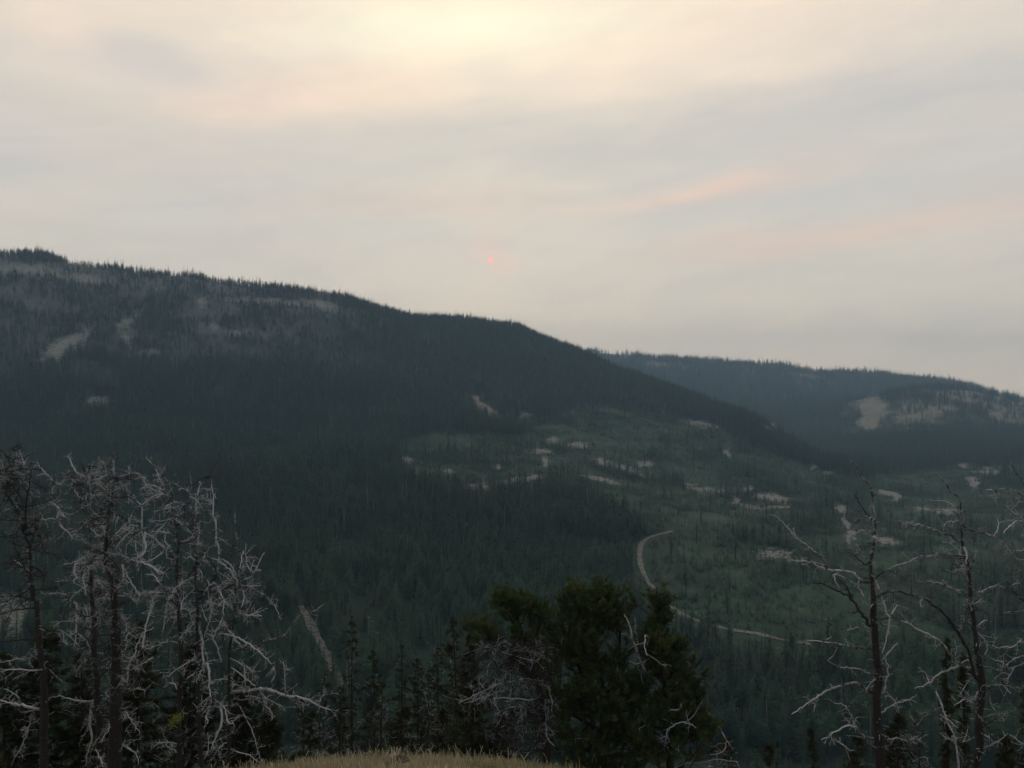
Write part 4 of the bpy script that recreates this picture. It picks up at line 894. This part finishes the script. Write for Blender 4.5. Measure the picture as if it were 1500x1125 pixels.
fir('narrow_conifer', 'very narrow dark green conifer standing among the bare limbs', 1388, 937, 19.5, 26, 130, .0, .05, .03)
fir('narrow_conifer', 'dull narrow conifer half hidden behind the leaning dead trunk', 1413, 962, 20.5, 34, 130, .15, .2, .03)
fir('young_fir', 'dark fir reaching in behind the curled limbs over the dry slope', 1512, 985, 17.5, 80, 150, .0, .1, .03)
fir('young_fir', 'low olive fir behind the short forked snag', 1318, 1048, 18.5, 110, 170, .05, .15, .02)
fir('young_fir', 'low bright green fir at the foot of the leaning dead pine', 1478, 1085, 17, 90, 150, .0, .05, .02)
fir('young_fir', 'small olive fir beside the tall dead pine with bent top', 1188, 1068, 24, 40, 120, .0, .05, .02)
fir('young_fir', 'low bushy fir on the open slope right of the living pines', 1128, 1092, 22, 60, 130, .1, .1, .02)
fir('young_fir', 'low twiggy fir touching the shoulder of the pointed pine', 1066, 1082, 19, 60, 130, .2, .4, .02)
fir('young_fir', 'short dark fir at the base of the tall dead pine with bent top', 1255, 1078, 18, 70, 130, .1, .25, .02)

# wolf lichen hanging on a dead limb
def lichen(px, py, depth, label):
    base = P(px, py, depth); a = Acc()
    for k in range(90):
        p = rng.normal(0, 1, 3) * np.array([.045, .03, .06]); q = wander(p, rng.normal(0, 1, 3), .06, 3, .4); a.tube(q, [.006, .006, .005, .003], 4, .5)
    for k in range(26):
        p = np.array([-.10 + rng.normal(0, .02), rng.normal(0, .02), -.10 + rng.normal(0, .05)]); q = wander(p, rng.normal(0, 1, 3), .06, 3, .4); a.tube(q, [.006, .006, .005, .003], 4, .5)
    a.tube(np.array([(-.12, 0, -.2), (-.1, 0, -.05), (-.02, .01, .04), (.05, 0, .0), (.06, .01, -.12)]), [.008] * 5, 5, .5)
    o = link('lichen_clump', a.mesh('lichen_clump', M_lichen)); o.location = base; o['label'] = label; o['category'] = 'lichen'
lichen(259, 1053, 15.35, 'yellow green lichen clump on the slender drooping dead pine')

# ------------------------------------------------------------------ dry grass on the knoll
def grass(n, label):
    u = rng.uniform(-.75, .8, n * 3); d = np.sqrt(rng.uniform(7.0**2, 17.0**2, n * 3)); x = u * d
    cl = fbm(x * 1.3, d * 1.3, 4); k = rng.random(n * 3) < np.clip((cl - .25) * 2.6, .12, 1); x = x[k][:n]; d = d[k][:n]; cl = cl[k][:n]; n = len(x)
    z = ground(x, d); h = rng.gamma(5, .0115, n) * (.6 + .9 * cl); tall = rng.random(n) < .06; h = np.where(tall, h * 1.5 + .03, h)
    a = rng.uniform(0, 6.28, n); ln = rng.uniform(.05, .55, n) * h; w = rng.uniform(.0015, .0035, n) * (1 + tall)
    b = rng.uniform(0, 6.28, n); dx, dy = np.cos(a) * ln, np.sin(a) * ln; wx, wy = np.cos(b) * w, np.sin(b) * w
    mid = np.stack([x + dx * .35, d + dy * .35, z + h * .6], 1); tip = np.stack([x + dx, d + dy, z + h], 1); wv = np.stack([wx, wy, 0 * wx], 1)
    b0 = np.stack([x, d, z - .01], 1); wt = wv * np.where(tall, 1.0, .25)[:, None]
    V = np.stack([b0 - wv, b0 + wv, mid + wv * .8, mid - wv * .8, tip + wt, tip - wt], 1).reshape(-1, 3)
    o6 = np.arange(n)[:, None] * 6; Fc = np.vstack([o6 + [0, 1, 2, 3], o6 + [3, 2, 4, 5]])
    A = Acc(); A.add(V, Fc); me = A.mesh('dry_grass', M_grass, False)
    green = sstep(fbm(x * .7 + 4, d * .7, 3) + rng.normal(0, .08, n), .48, .66)[:, None]
    c = np.array([.42, .37, .25]) * (1 - green) + np.array([.24, .25, .13]) * green; c = c * rng.uniform(.6, 1.25, (n, 1)); red = rng.random(n) < .03; c[red] = np.array([.19, .11, .075])
    at = me.attributes.new('bladecol', 'FLOAT_COLOR', 'POINT'); at.data.foreach_set('color', np.repeat(np.concatenate([c, np.ones((n, 1))], 1), 6, 0).ravel().astype(np.float32))
    o = link('dry_grass', me); structure(o, label, None, 'stuff')
grass(120000, 'short dry straw coloured grass on the brow of the knoll')
# dark stone in the grass
def stone(px, py, depth, sx_, sy_, sz_, label):
    x = (px - CX) * depth / F; z = float(ground(x, depth)); V = []; nu, nv = 14, 9
    for i in range(nv):
        for j in range(nu):
            a = j / nu * 6.283; e = (i / (nv - 1) - .5) * math.pi; d = np.array([math.cos(a) * math.cos(e), math.sin(a) * math.cos(e), math.sin(e)])
            r = .8 + .45 * (fbm(np.array([d[0] * 2 + 3]), np.array([d[1] * 2 + d[2] * 3]), 3)[0] - .2); V.append(d * r * [sx_, sy_, sz_])
    i, j = np.meshgrid(np.arange(nv - 1), np.arange(nu), indexing='ij'); j2 = (j + 1) % nu
    a = Acc(); a.add(np.array(V), np.stack([i * nu + j, i * nu + j2, (i + 1) * nu + j2, (i + 1) * nu + j], -1).reshape(-1, 4))
    o = link('stone', a.mesh('stone', M_stone, False)); o.location = (x, depth, z + sz_ * .45); o['label'] = label; o['category'] = 'stone'
stone(586, 1120, 10.6, .13, .10, .07, 'low dark stone lying in the dry grass on the knoll')

# ------------------------------------------------------------------ the sun's disc, seen through the smoke
def sun_disc():
    m = bpy.data.materials.new('dim_sun'); m.use_nodes = True; n = m.node_tree; n.nodes.clear(); o = n.nodes.new('ShaderNodeOutputMaterial'); e = n.nodes.new('ShaderNodeEmission')
    e.inputs[0].default_value = (1.0, .47, .45, 1); e.inputs[1].default_value = 1.35; n.links.new(e.outputs[0], o.inputs[0])
    import bmesh
    bm = bmesh.new(); bmesh.ops.create_uvsphere(bm, u_segments=32, v_segments=16, radius=30000 * 4.3 / F); me = bpy.data.meshes.new('sun'); bm.to_mesh(me); bm.free(); me.materials.append(m)
    s = link('sun', me); s.location = sd * 30000; s['label'] = 'small pink sun disc dimmed by smoke above the ridge'; s['category'] = 'sun'
sun_disc()

# ------------------------------------------------------------------ smoke haze filling the valley
HAZE = 0.00017
m = bpy.data.materials.new('smoke_haze'); m.use_nodes = True; n = m.node_tree; n.nodes.clear()
o = n.nodes.new('ShaderNodeOutputMaterial'); v = n.nodes.new('ShaderNodeVolumePrincipled'); v.inputs['Density'].default_value = HAZE
v.inputs['Color'].default_value = (.49, .755, 1.0, 1); v.inputs['Anisotropy'].default_value = 0.0
n.links.new(v.outputs[0], o.inputs['Volume'])
zlo = float(Z.min()) - 1.5; zhi = float(Z.max()) + 25
bxv = [(x, y, z) for z in (zlo, zhi) for (x, y) in ((-6800, -6800), (6800, -6800), (6800, 4750), (-6800, 4750))]
me = bpy.data.meshes.new('haze'); me.from_pydata(bxv, [], [(3, 2, 1, 0), (4, 5, 6, 7), (0, 1, 5, 4), (1, 2, 6, 5), (2, 3, 7, 6), (3, 0, 4, 7)]); me.materials.append(m)
hz = link('haze', me); structure(hz, 'thin blue grey smoke haze filling the valley', None, 'stuff')
